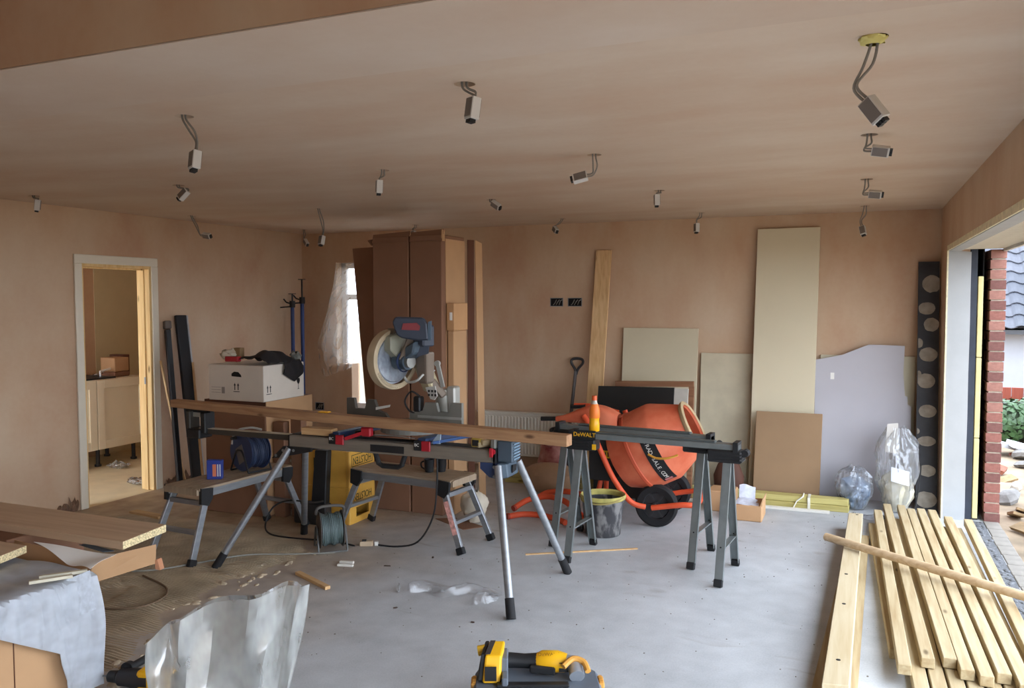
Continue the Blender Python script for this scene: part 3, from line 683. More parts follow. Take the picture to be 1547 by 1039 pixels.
CN = [(4, 0, (.026, 2.55, 2.18), (.55, -.1, -.8), .5, .05), (4, 1, (.072, 4.03, 2.306), (1, 0, -.18), .3, .03), (4, 2, (.073, 5.5, 2.288), (1, 0, -.12), .3, .03), (4, 3, (.012, 7.05, 2.19), (.2, -.4, -1), .2, .05),
      (3, 0, (-1.215, 2.55, 2.296), (-.1, -.1, -1), .6, .01), (2, 0, (-2.43, 2.55, 2.205), (.05, -.2, -1), .4, .04), (2, 1, (-2.505, 4.03, 2.29), (-.05, 0, -1), .9, .01), (3, 1, (-1.32, 4.03, 2.272), (-1, -.2, -.25), .5, .03),
      (3, 2, (-1.262, 5.5, 2.318), (.02, 0, -1), 1.2, .01), (1, 1, (-3.94, 4.03, 2.32), (-.7, -.2, -.7), .4, .01), (0, 2, (-5.13, 5.5, 2.205), (1, .1, -.15), .4, .03), (1, 2, (-3.957, 5.5, 2.13), (0, -.3, -1), .3, .05),
      (0, 3, (-5.265, 7.05, 2.25), (.7, -.3, -.7), .3, .02), (2, 2, (-2.44, 5.5, 2.34), (.8, 0, -.55), .5, .01), (2, 3, (-2.54, 7.05, 2.285), (.6, -.6, -.5), .2, .02), (3, 3, (-1.278, 7.05, 2.258), (.02, -.1, -1), .9, .03),
      (0, 1, (-5.255, 4.03, 2.315), (-.2, 0, -1), .8, .01), (1, 3, (-4.0, 7.05, 2.29), (.1, 0, -1), .2, .02)]
CL = {(4, 0): 'plug connector on long cables under a ceiling hole stuffed with yellow wool', (4, 1): 'sideways plug connector next along from the wool-stuffed ceiling hole, parallel to the opening wall', (4, 2): 'sideways plug connector two holes along from the wool-stuffed hole, parallel to the opening wall', (4, 3): 'small plug connector hanging in front of the back wall between tall cream board and corner',
      (3, 0): 'upright white plug connector hanging close under its hole next to the paler ceiling band', (2, 0): 'plug connector on long curved cables next to the paler ceiling band', (2, 1): 'upright plug connector hanging from the ceiling in front of the tall cartons', (3, 1): 'plug connector lying sideways, turned away from the opening, in the middle of the ceiling',
      (3, 2): 'slim upright plug connector hanging over the sawhorses', (1, 1): 'tilted plug connector close under the ceiling over the blue cable reel', (0, 2): 'plug connector on a long bent cable beside the wall right of the doorway', (1, 2): 'plug connector hanging low on two separate long cables over the white carton',
      (0, 3): 'tilted plug connector in the room corner above the blue props', (2, 2): 'short tilted plug connector close under the ceiling to the right of the tall cartons', (2, 3): 'small plug connector under the ceiling edge above the two open wall sockets', (3, 3): 'slim plug connector by the back wall left of the top of the tall cream board',
      (0, 1): 'plug connector close under the ceiling beside the wall above the doorway side', (1, 3): 'plug connector mostly hidden behind the tops of the tall cartons'}
for gi, gj, c, d, r, s in CN:
    connector(GX[gi], GY[gj], c, d, r, s, CL[gi, gj], (gi, gj) == (4, 0))

# ================================================================== SAW STAND, BEAM AND SAW
SY = 4.2
M_RAIL = mat('dull_rail', (132, 124, 112), .5, .35, var=.1, stretch=(1, 1, 8))
stand = thing('saw_stand', 'folding aluminium mitre saw stand with splayed round legs and roller supports', 'saw stand', (-2.6, 4.28, 0))
part(B().box(-3.29, -1.885, SY, SY+.15, .735, .808).bevel(.005), 'rail', M_RAIL, stand)
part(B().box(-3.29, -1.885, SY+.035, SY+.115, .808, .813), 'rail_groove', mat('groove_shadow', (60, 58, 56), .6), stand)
part(B().box(-2.69, -2.46, SY-.004, SY, .748, .79), 'badge_strip', M_BLACK, stand)
part(B().box(-3.295, -3.288, SY+.0, SY+.15, .733, .81), 'end_cap', M_BLACK, stand)
part(B().box(-1.887, -1.87, SY+.0, SY+.15, .72, .82), 'end_cap', M_BLACK, stand)
legs = [((-3.30, 4.19, .70), (-3.62, 3.92, .035)), ((-3.315, 4.40, .70), (-3.59, 4.735, .035)), ((-1.835, 4.16, .70), (-1.640, 3.87, .035)), ((-1.80, 4.39, .70), (-1.607, 4.65, .035))]
for a, c in legs:
    a, c = V(a), V(c); d = (c-a).normalized()
    lg = part(B().cyl(a-d*.03, c, .0215, n=18), 'leg', M_ALU, stand, smooth=True)
    part(B().cyl(c-d*.07, c+d*.035, .0245, .026, n=18), 'rubber_foot', M_RUB, lg, smooth=True)
# knuckle brackets
part(B().prism([(-3.42, .655), (-3.37, .66), (-3.12, .715), (-3.12, .737), (-3.33, .737)], .02, frame((0, SY+.012, 0), (1, 0, 0), (0, 0, 1))), 'leg_bracket', M_BLACK, stand)
part(B().prism([(-3.40, .665), (-3.36, .665), (-3.12, .715), (-3.12, .737), (-3.33, .737)], .02, frame((0, SY+.145, 0), (1, 0, 0), (0, 0, 1))), 'leg_bracket', M_BLACK, stand)
for x, z in ((-3.33, .71), (-3.25, .715), (-3.385, .675)): part(B().cyl((x, SY-.012, z), (x, SY-.004, z), .009, n=10), 'bolt', M_STEEL, stand)
part(B().prism([(-1.965, .735), (-1.965, .70), (-1.91, .655), (-1.86, .645), (-1.86, .735)], .15, frame((0, SY+.15, 0), (1, 0, 0), (0, 0, 1))), 'leg_bracket', M_BLUE, stand)
part(B().hexa([(-1.86, SY-.01, .645), (-1.80, SY+.02, .655), (-1.80, SY+.17, .655), (-1.86, SY+.15, .645), (-1.86, SY-.01, .735), (-1.81, SY+.02, .735), (-1.81, SY+.17, .735), (-1.86, SY+.15, .735)]).bevel(.006), 'leg_yoke', M_TEAL, stand)
part(B().prism([(-.03, -.02), (.03, -.012), (.035, .02), (-.025, .024)], .004, frame((-1.798, SY+.095, .695), (0, 1, 0), (0, 0, 1))), 'yoke_slot', M_DARK, stand)
for x, z in ((-1.875, .715), (-1.875, .66)): part(B().cyl((x, SY-.012, z), (x, SY+.0, z), .009, n=10), 'bolt', M_STEEL, stand)
# left extension arm with roller support
part(B().box(-4.06, -3.285, SY+.045, SY+.09, .765, .800).bevel(.003), 'extension_arm', mat('dark_arm', (74, 70, 64), .45, .4, var=.1), stand)
part(B().box(-4.06, -3.30, SY+.044, SY+.091, .800, .8035), 'arm_top', mat('bright_arm_top', (190, 180, 160), .4, .5), stand)
sup = part(B().box(-4.14, -4.02, SY+.005, SY+.13, .735, .80).bevel(.008), 'roller_support', M_BLACK, stand)
part(B().box(-4.15, -4.115, SY+.02, SY+.115, .79, .915).bevel(.006), 'support_post', mat('dark_olive_plastic', (62, 58, 52), .55), sup)
part(B().box(-4.03, -3.985, SY+.02, SY+.115, .77, .91).bevel(.006), 'support_post', M_BLACK, sup)
part(B().box(-4.115, -4.03, SY+.05, SY+.09, .875, .905), 'support_bridge', mat('pale_bridge', (150, 150, 142), .5), sup)
part(B().cyl((-4.185, SY+.065, .917), (-3.97, SY+.065, .917), .0125, n=14), 'roller', M_BLACK, sup, smooth=True)
# right support head
sr = part(B().box(-1.868, -1.775, SY+.02, SY+.13, .74, .86).bevel(.006), 'roller_support', M_TEAL, stand)
for k in range(6): part(B().box(-1.775, -1.768, SY+.03, SY+.12, .755+.017*k, .763+.017*k), 'rib', mat('light_slate', (104, 128, 146), .5), sr)
part(B().box(-1.90, -1.872, SY+.0, SY+.05, .74, .885).bevel(.004), 'height_post', M_GREY, sr)
part(B().box(-1.855, -1.785, SY+.04, SY+.11, .86, .889).bevel(.004), 'support_pad', M_BLACK, sr)
part(B().cyl((-1.885, SY-.02, .80), (-1.885, SY-.0, .80), .017, n=12).box(-1.893, -1.877, SY-.034, SY-.02, .775, .825), 'lock_knob', M_RED, sr)
# carry handle below the rail
part(B().tube([(-2.69, SY+.05, .735), (-2.665, SY+.05, .668), (-2.64, SY+.05, .655), (-2.53, SY+.05, .655), (-2.505, SY+.05, .668), (-2.48, SY+.05, .735)], .016, 8), 'carry_handle', M_BLACK, stand)
# tool mounts clamped on the rail
for x in (-2.93, -2.335):
    mt = part(B().box(x-.055, x+.04, SY-.012, SY+.03, .775, .835).bevel(.004), 'tool_mount', M_BLACK, stand)
    part(B().bar((x, SY-.01, .832), (x+.05, SY+.40, .832), .06, .035).bevel(.004), 'mount_arm', M_BLUE, mt)
    part(B().box(x+.0, x+.06, SY-.022, SY-.01, .775, .835).bevel(.005), 'release_lever', M_RED, mt)
    text('BC', .026, frame((x-.032, SY-.0135, .808), (1, 0, 0), (0, 0, 1)), M_WHITE, mt, 'mount_marks')
part(B().bar((-2.86, SY-.02, .815), (-2.73, SY-.0, .86), .014, .022).bevel(.003), 'clamp_lever', M_RED, stand)
part(B().box(-2.755, -2.685, SY-.01, SY+.03, .835, .89).bevel(.008), 'clamp_lever', M_RED, stand)

# long timber beam resting on the roller supports
M_BEAM = wood('weathered_pine', (176, 138, 102), (138, 100, 72), 0)
bl, br = V((-4.30, 4.235, 0)), V((-1.385, 4.02, 0)); bd = (br-bl).normalized(); bn = V((-bd.y, bd.x, 0))
beam = B().hexa([bl+V((0, 0, .931)), br+V((0, 0, .890)), br+bn*.07+V((0, 0, .890)), bl+bn*.07+V((0, 0, .931)), bl+V((0, 0, .982)), br+V((0, 0, .950)), br+bn*.07+V((0, 0, .950)), bl+bn*.07+V((0, 0, .982))])
solo(beam.bevel(.003), 'timber_beam', M_BEAM, 'long squared timber beam lying across the saw stand supports', 'timber', (-2.85, 4.15, .89))

# mitre saw
saw = thing('mitre_saw', 'blue and grey sliding mitre saw with a round dusty blade guard, on the folding stand', 'mitre saw', (-2.5, 4.4, .85))
zb = .852
part(B().cyl((-2.52, 4.42, zb), (-2.52, 4.42, zb+.03), .20, n=36).box(-2.80, -2.24, 4.40, 4.56, zb, zb+.03), 'base', M_GREY, saw)
part(B().cyl((-2.52, 4.42, zb+.03), (-2.52, 4.42, zb+.055), .165, n=36), 'turntable', mat('worn_table', (118, 112, 100), .5, .4, var=.2), saw)
fy = 4.47
fence_l = [(-3.02, .90), (-2.70, .90), (-2.74, .945), (-2.79, .96), (-2.815, 1.025), (-2.865, 1.025), (-2.885, .965), (-2.955, .965), (-2.965, 1.03), (-3.02, 1.03)]
part(B().prism(fence_l, .028, frame((0, fy, 0), (1, 0, 0), (0, 0, 1))), 'fence', mat('dark_fence', (86, 82, 76), .5, .3), saw)
part(B().prism([(-2.80, .962), (-2.70, .985), (-2.695, 1.0), (-2.80, .98)], .004, frame((0, fy-.03, 0), (1, 0, 0), (0, 0, 1))), 'fence_plate', mat('pale_plate', (206, 204, 194), .5), saw)
fence_r = [(-2.56, .895), (-2.20, .895), (-2.20, 1.03), (-2.275, 1.03), (-2.29, .97), (-2.36, .97), (-2.375, 1.025), (-2.45, 1.025), (-2.47, .97), (-2.56, .965)]
part(B().prism(fence_r, .028, frame((0, fy, 0), (1, 0, 0), (0, 0, 1))), 'fence', M_GREY, saw)
part(B().prism([(-2.50, .93), (-2.20, .93), (-2.20, .945), (-2.50, .945)], .004, frame((0, fy-.03, 0), (1, 0, 0), (0, 0, 1))), 'fence_ridge', mat('light_casting', (170, 172, 168), .45, .4), saw)
# head frame: n = blade normal, t = back along the blade
hn = V((.966, -.259, 0)); ht = V((.259, .966, 0)); hz = V((0, 0, 1)); hc = V((-2.61, 4.33, 1.295))
def H(a, b_, c): return hc + hn*a + ht*b_ + hz*c
HM = Matrix(((ht.x, hz.x, hn.x, hc.x), (ht.y, hz.y, hn.y, hc.y), (0, 1, 0, hc.z), (0, 0, 0, 1)))   # local x=t, y=z, z=n
M_DUSTY = mat('dusty_guard', (180, 164, 136), .6, var=.12, scale=10)
part(B().lathe([(.0, -.002), (.15, -.002), (.15, .002), (.0, .002)], HM, 40), 'blade', mat('blade_steel', (176, 186, 200), .35, .6, var=.1), saw)
gl = B().lathe([(.172, -.035), (.182, -.03), (.186, .0), (.182, .03), (.168, .036), (.152, .030), (.152, .022), (.166, .026), (.176, .018)], HM, 48)
part(gl, 'lower_guard', M_DUSTY, saw, smooth=True)
b = B()
for k in range(16):
    a = PI*1.15+k*.075; b.bar(HM @ V((.152*math.cos(a), .152*math.sin(a), .032)), HM @ V((.172*math.cos(a), .172*math.sin(a), .037)), .006, .006)
part(b, 'guard_ribs', mat('guard_rib', (186, 172, 146), .6), saw)
part(B().lathe([(.0, .012), (.135, .02), (.14, .012)], HM, 40), 'guard_disc', film('guard_plastic', .55, (196, 204, 214), .2, .3), saw, smooth=True)
# upper guard cover and hub
up = [(-.085, .06), (-.02, .01), (.05, .03), (.08, .08), (.06, .14), (-.02, .165), (-.085, .14)]
part(B().prism(up, .075, HM @ Matrix.Translation((0, 0, .0))).bevel(.006), 'upper_guard', mat('pale_green_casting', (150, 150, 134), .55, var=.1), saw)
part(B().prism([(-.055, .155), (.03, .145), (.02, .185), (-.035, .19)], .06, HM), 'guard_top', mat('olive_casting', (104, 98, 86), .6, var=.15), saw)
part(B().cyl(H(.03, .01, -.01), H(.125, .01, -.01), .05, n=24), 'gear_boss', M_TEAL, saw, smooth=True)
part(B().cyl(H(.125, .01, -.01), H(.15, .01, -.01), .038, n=20), 'hub_cap', mat('silver_hub', (128, 128, 124), .4, .5), saw, smooth=True)
part(B().lathe([(.06, .08), (.066, .09), (.06, .10)], HM @ Matrix.Translation((.01, -.01, 0)), 24), 'blue_ring', M_BLUE, saw, smooth=True)
# arm to the handle, motor and handle housing
part(B().bar(H(.10, -.01, -.01), H(.155, .03, .155), .05, .06).bevel(.008), 'arm', mat('bronze_casting', (124, 112, 100), .5, .3, var=.12), saw)
part(B().hexa([H(.13, -.03, .0), H(.20, -.03, .04), H(.20, .09, .04), H(.13, .09, .0), H(.13, -.03, .08), H(.22, -.03, .12), H(.22, .09, .12), H(.13, .09, .08)]).bevel(.01), 'motor_housing', M_TEAL, saw)
part(B().hexa([H(.17, .0, .10), H(.26, .0, .08), H(.26, .10, .08), H(.17, .10, .10), H(.16, .0, .21), H(.26, .0, .21), H(.26, .10, .21), H(.16, .10, .21)]).bevel(.01), 'motor_end', mat('navy_casting', (52, 60, 74), .5), saw)
hh = [(-.105, .225), (-.09, .26), (.075, .255), (.098, .22), (.105, .125), (.05, .12), (-.05, .135), (-.08, .155)]
rt = V((.92, .39, 0))
HF = frame(H(.17, -.01, 0), rt, (0, 0, 1))
part(B().prism(hh, .085, HF @ Matrix.Translation((0, 0, -.03))).bevel(.008), 'handle_housing', mat('dark_slate_plastic', (50, 58, 72), .5), saw)
part(B().prism([(-.05, .185), (.055, .18), (.06, .205), (.04, .225), (-.04, .222)], .006, HF @ Matrix.Translation((0, 0, .055))), 'trigger_grip', mat('dull_red', (126, 52, 56), .55), saw)
part(B().prism([(.102, .12), (.12, .125), (.12, .235), (.104, .23)], .06, HF @ Matrix.Translation((0, 0, -.02))), 'housing_side', mat('steel_blue', (74, 92, 108), .5), saw)
part(B().prism([(.03, .02), (.10, .04), (.11, .17), (.06, .17)], .05, HF @ Matrix.Translation((0, 0, -.05))), 'neck', mat('navy_casting', (0, 0, 0)), saw)
# rear column, cream gear casing, stickers
part(B().cyl(V((-2.38, 4.55, .88)), V((-2.38, 4.55, 1.10)), .06, .045, n=24), 'pivot_column', mat('grey_column', (142, 140, 132), .5, .3, var=.15), saw, smooth=True)
part(B().box(-2.345, -2.285, 4.52, 4.60, .90, 1.12).bevel(.01), 'column_rail', mat('silver_rail', (178, 178, 172), .45, .4, var=.1), saw)
part(B().bar((-2.43, 4.50, 1.10), (-2.46, 4.42, 1.27), .09, .08).bevel(.012), 'swing_arm', mat('cream_casting', (186, 174, 140), .5, var=.15), saw)
part(B().bar((-2.36, 4.52, 1.06), (-2.45, 4.45, 1.20), .06, .05).bevel(.01), 'swing_link', mat('bronze_casting', (0, 0, 0)), saw)
M_STK = mat('sticker_white', (176, 174, 168), .6)
part(B().hexa([H(.11, .10, -.15), H(.19, .10, -.15), H(.19, .17, -.15), H(.11, .17, -.15), H(.12, .06, .03), H(.225, .06, .05), H(.225, .14, .05), H(.12, .14, .03)]).bevel(.015, 2), 'gear_housing', mat('bronze_casting', (0, 0, 0)), saw)
stk = part(B().bar((-2.43, 4.405, 1.16), (-2.385, 4.43, 1.235), .028, .012, (0, -1, 0)), 'sticker_arm', M_STK, saw)
part(B().bar((-2.405, 4.402, 1.205), (-2.392, 4.41, 1.228), .02, .012, (0, -1, 0)), 'red_mark', M_RED, stk)
sc = part(B().prism([(-2.44, 1.12), (-2.375, 1.13), (-2.36, 1.07), (-2.38, 1.045), (-2.405, 1.05)], .012, frame((0, 4.44, 0), (1, 0, 0), (0, 0, 1))), 'scale_plate', M_STK, saw)
for k in range(6): part(B().box(-2.42+.022*(k % 3), -2.408+.022*(k % 3), 4.425, 4.428, 1.068+.024*(k//3), 1.082+.024*(k//3)), 'scale_mark', M_BLACK, sc)
part(B().bar((-2.375, 4.47, 1.26), (-2.345, 4.48, 1.12), .024, .014, (0, -1, 0)), 'lock_rod', mat('light_casting', (0, 0, 0)), saw)
part(B().cyl((-2.38, 4.465, 1.265), (-2.38, 4.485, 1.265), .018, n=14), 'lock_ring', mat('light_casting', (0, 0, 0)), saw)
part(B().box(-2.53, -2.48, 4.43, 4.49, .965, 1.06).bevel(.008), 'dust_chute', M_BLACK, saw)
part(B().tube(smooth_path([(-2.49, 4.45, 1.06), (-2.54, 4.43, 1.09), (-2.585, 4.43, 1.03), (-2.56, 4.44, .97), (-2.51, 4.45, .955)]), .006, 8), 'power_lead', M_BLACK, saw, smooth=True)
part(B().tube(smooth_path([H(.12, -.02, -.10), H(.14, -.01, -.13), H(.2, .0, -.12), H(.23, .03, -.08)]), .008, 8), 'steel_hook', mat('light_casting', (0, 0, 0)), saw, smooth=True)

# tools and scraps on the rail
solo(B().box(-3.215, -2.985, 4.225, 4.29, .8135, .858).bevel(.003), 'timber_block', M_PINE_X, 'short pine block lying on the left end of the saw stand rail', 'wood block', (-3.1, 4.25, .8135))
tm = thing('tape_measure', 'small yellow and black tape measure lying on the saw stand rail', 'tape measure', (-1.99, 4.26, .8135))
part(B().box(-2.035, -1.975, 4.225, 4.26, .8135, .866).bevel(.008, 2), 'case', mat('olive_yellow', (178, 152, 70), .5), tm)
part(B().box(-2.025, -1.985, 4.221, 4.2255, .822, .856), 'case_face', M_BLACK, tm)
for i, (x, z, a) in enumerate(((-1.97, .8285, .35), (-1.945, .8435, .15))):
    solo(B().bar((x-.02, 4.222, z), (x+.035, 4.30, z), .026, .03).bevel(.003), 'wood_offcut', M_PINE_Y, ['lower pale wooden offcut on the end of the saw stand rail beside the tape measure', 'upper pale wooden offcut on the end of the saw stand rail beside the tape measure'][i] if False else ['pale wooden offcut lying next to the tape measure on the rail', 'pale wooden offcut at the very end of the saw stand rail'][i], 'offcut', (x, 4.25, z-.015))
lev = thing('blue_square', 'blue steel square lying tilted behind the beam on the saw stand', 'square', (-2.2, 4.3, .8135))
part(B().bar((-2.28, 4.225, .822), (-2.07, 4.33, .862), .02, .016), 'blade_arm', mat('bright_blue_steel', (64, 96, 150), .4, .3), lev)
part(B().prism([(-2.30, .8145), (-2.24, .8145), (-2.235, .875), (-2.25, .875)], .012, frame((0, 4.245, 0), (1, 0, 0), (0, 0, 1))), 'stock', mat('pale_blue_steel', (168, 190, 206), .4, .3), lev)
hs = thing('hand_saw', 'black hand saw with bright blade edge lying on the saw stand rail', 'hand saw', (-2.62, 4.3, .8135))
part(B().grid(lambda u, v: V((-2.74+.32*u, 4.26+.09*v, .8145+.018+.008*math.sin(PI*u)-.02*v)), 8, 3), 'saw_blade', mat('dark_blade', (70, 72, 74), .35, .5), hs, solid=.002)
part(B().tube([V((-2.74+.32*u/6, 4.258, .8145+.018+.008*math.sin(PI*u/6))) for u in range(7)], .003, 6), 'bright_edge', mat('light_casting', (0, 0, 0)), hs)
part(B().box(-2.84, -2.74, 4.25, 4.30, .8135, .858).bevel(.012, 2), 'saw_handle', mat('green_black_grip', (44, 56, 56), .5), hs)
solo(B().grid(lambda u, v: V((-3.02+.07*u, 4.225+.05*v, .9995+.002*nz((u*3, v*3, 5), 1))), 4, 4) if False else B().box(-3.045, -2.975, 4.17, 4.205, .9685, .974), 'yellow_pad', M_YEL, 'small yellow notepad lying on top of the long timber beam', 'notepad', (-3.0, 4.185, .9685))

# ================================================================== SAWHORSES
def sawhorse(label):
    t = thing('sawhorse', label, 'sawhorse', (0, 0, 0), group='steel sawhorses')
    kw = dict(world=False)
    M_CH = mat('sawhorse_steel', (126, 132, 132), .42, .55, var=.1, scale=12)
    part(B().box(-.54, .54, -.036, .036, .765, .800).bevel(.003), 'beam', M_CH, t, **kw)
    part(B().box(-.38, .40, -.022, .022, .800, .812).bevel(.003), 'beam_cap', mat('beam_rubber', (86, 92, 92), .5, .2), t, **kw)
    for s in (-1, 1):
        e = part(B().box(s*.54-.03 if s > 0 else s*.54-.0, s*.54+.0 if s > 0 else s*.54+.03, -.05, .05, .70, .815), 'end_stop', M_BLACK, t, **kw)
        hb = part(B().box(min(s*.56, s*.36), max(s*.56, s*.36), -.05, .05, .69, .765).bevel(.008), 'end_housing', M_BLACK, t, **kw)
        for k in range(3): part(B().box(min(s*.565, s*.40), max(s*.565, s*.40), -.056, .056, .70+.02*k, .708+.02*k), 'housing_rib', M_BLACK, hb, **kw)
        part(B().cyl((s*.575, -.03, .75), (s*.575, .03, .75), .022, n=12), 'carry_knob', M_RUB, hb, **kw)
        x = s*.475
        for q in (-1, 1):
            a, c = V((x, q*.035, .70)), V((x, q*.215, .03)); d = (c-a).normalized(); n = V((1, 0, 0)).cross(d).normalized()
            w = B().bar(a, c, .044, .004, n)
            for k in (-1, 1): w.bar(a+V((k*.022, 0, 0))-n*q*.010, c+V((k*.022, 0, 0))-n*q*.010, .003, .024, n)
            lg = part(w, 'leg', M_CH, t, **kw)
            part(B().bar(c-d*.015, c+d*.028, .05, .03, n).bevel(.004), 'foot', M_RUB, lg, **kw)
            part(B().cyl(a+(c-a)*.72+n*.003, a+(c-a)*.72-n*.003, .005, n=8), 'rivet', M_DARK, lg, **kw)
        f = .74; yb = .035+(.215-.035)*f; z = .70-.67*f
        part(B().box(x-.018, x+.018, -yb, yb, z-.004, z+.004), 'brace', M_CH, t, **kw)
    return t
sh1 = sawhorse('front grey steel sawhorse carrying a yellow lettered label and the orange drink bottle')
pa = part(B().box(-.505, -.35, -.054, -.05, .762, .822).bevel(.002), 'label_plate', M_BLACK, sh1, world=False)
text('DeWALT', .038, frame((-.4275, -.0548, .792), (1, 0, 0), (0, 0, 1)), M_YEL, pa, 'lettering', 1.0, world=False)
pb_ = part(B().box(-.375, -.35, -.053, -.049, .70, .735), 'label_chip', M_YEL, sh1, world=False)
sh1.location = (-1.175, 5.02, 0); sh1.rotation_euler = (0, 0, math.radians(-5)); ROOTM[sh1.name] = Matrix.Translation(sh1.location) @ rotz(math.radians(-5))
sh2 = copy_tree(sh1, (-1.37, 5.29, 0), math.radians(-7), 'rear grey steel sawhorse standing close behind the labelled sawhorse')
for ch in [c for c in COL.objects if c.parent == sh2 and c.name.startswith(('label_plate', 'label_chip'))]:
    for g in list(ch.children): bpy.data.objects.remove(g)
    bpy.data.objects.remove(ch)
# drink bottle on the front sawhorse
bt = thing('drink_bottle', 'orange drink bottle with orange cap standing on the front sawhorse', 'bottle', (-1.555, 5.055, .812))
bz = Matrix.Translation((-1.555, 5.055, .8125))
part(B().lathe([(.0, 0), (.030, 0), (.034, .006), (.034, .05), (.031, .065), (.033, .085)], bz, 24), 'juice', mat('yellow_juice', (232, 168, 24), .25, var=.08), bt, smooth=True)
part(B().lathe([(.0325, .085), (.0345, .09), (.0345, .13), (.030, .155), (.022, .175)], bz, 24), 'label_sleeve', mat('orange_label', (232, 122, 40), .45, var=.1), bt, smooth=True)
part(B().lathe([(.0222, .175), (.016, .19), (.015, .20)], bz, 24), 'neck', mat('clear_neck', (196, 190, 176), .2), bt, smooth=True)
part(B().cyl(bz @ V((0, 0, .198)), bz @ V((0, 0, .228)), .017, .016, n=20), 'cap', mat('orange_cap', (222, 98, 48), .45), bt, smooth=True)

# ================================================================== HOP-UP WORK PLATFORMS
def hopup(label, L=.84, Wd=.29, Hh=.47):
    t = thing('work_platform', label, 'work platform', (0, 0, 0), group='folding work platforms')
    kw = dict(world=False); M_DECK = mat('dusty_deck', (158, 140, 118), .6, .15, var=.14, stretch=(1, 8, 1))
    for k in range(5):
        y = -Wd/2+.02+k*(Wd-.04)/4
        part(B().box(-L/2, L/2, y-(Wd-.04)/8+.002, y+(Wd-.04)/8-.002, Hh-.018, Hh).bevel(.003), 'deck_plank', M_DECK, t, **kw)
    for s in (-1, 1):
        part(B().box(-L/2+.02, L/2-.02, s*(Wd/2)-.008, s*(Wd/2)+.008, Hh-.065, Hh-.004).bevel(.003), 'side_rail', M_ALU, t, **kw)
        part(B().prism([(-Wd/2, -.03), (Wd/2, -.03), (Wd/2, .004), (Wd/2-.015, .012), (-Wd/2+.015, .012), (-Wd/2, .004)], .03, frame((s*L/2-.015 if s > 0 else -L/2-.015, 0, Hh-.014), (0, 1, 0), (0, 0, 1))), 'end_cap', M_DECK, t, **kw)
        for q in (-1, 1):
            a = V((s*(L/2-.06), q*(Wd/2+.0), Hh-.06)); c = V((s*(L/2+.10), q*(Wd/2+.04), .03)); d = (c-a).normalized()
            w = B().bar(a-d*.02, c, .024, .045, (s, 0, .3))
            lg = part(w.bevel(.003), 'leg', M_ALU, t, **kw)
            part(B().bar(c-d*.02, c+d*.026, .034, .056, (s, 0, .3)).bevel(.004), 'foot', M_RUB, lg, **kw)
            part(B().prism([(-.05, -.055), (.01, -.075), (.045, -.03), (.05, .035), (-.045, .045)], .022, frame((a.x+s*.01, q*(Wd/2+.012)+(.011 if True else 0), Hh-.045), (1, 0, 0), (0, 0, 1))), 'hinge', M_BLACK, lg, **kw)
        f = .56
        p = V((s*(L/2-.06+.16*f), 0, Hh-.06-(Hh-.09)*f)); yb = Wd/2+.04*f-.01
        part(B().box(p.x-.02, p.x+.02, -yb, yb, p.z-.012, p.z+.012).bevel(.003), 'rung', M_ALU, t, **kw)
        part(B().box(s*(L/2-.03)-.012, s*(L/2-.03)+.012, -Wd/2+.01, Wd/2-.01, Hh-.115, Hh-.085), 'top_rung', M_ALU, t, **kw)
    return t
h1 = hopup('folding aluminium work platform carrying the blue cable reel')
h1.location = (-3.93, 4.40, 0); h1.rotation_euler = (0, 0, math.radians(86)); ROOTM[h1.name] = Matrix.Translation(h1.location) @ rotz(math.radians(86))
h2 = copy_tree(h1, (-2.85, 4.98, 0), math.radians(-7), 'folding aluminium work platform under the saw stand with two mugs on it')
wl_ = part(B().bar((-2.482, 4.767, .332), (-2.397, 4.735, .128), .002, .036, (1, 0, .3)), 'warning_sticker', mat('red_white_sticker', (206, 150, 140), .6, var=.4, scale=40), h2)

# mugs
for i, (x, y) in enumerate(((-2.715, 4.975), (-2.645, 5.02))):
    mg = thing('mug', ['black mug on the work platform, handle turned to the reel side', 'black mug on the work platform, touching nothing, nearer the right leg of the saw stand'][i] if False else ['black mug with its handle showing, on the work platform', 'black mug with its handle hidden, on the work platform'][i], 'mug', (x, y, .4705))
    mz = Matrix.Translation((x, y, .4715))
    part(B().lathe([(.0, .0), (.028, 0), (.031, .01), (.036, .085), (.039, .09), (.034, .088), (.028, .01), (.0, .008)], mz, 24), 'cup', M_BLACK, mg, smooth=True)
    s = -1 if i == 0 else .3
    part(B().tube(smooth_path([(x+s*.033, y+(.02 if i else 0), .545), (x+s*.062, y+(.03 if i else 0), .53), (x+s*.058, y+(.03 if i else 0), .50), (x+s*.030, y+(.02 if i else 0), .488)]), .006, 8), 'handle', M_BLACK, mg, smooth=True)

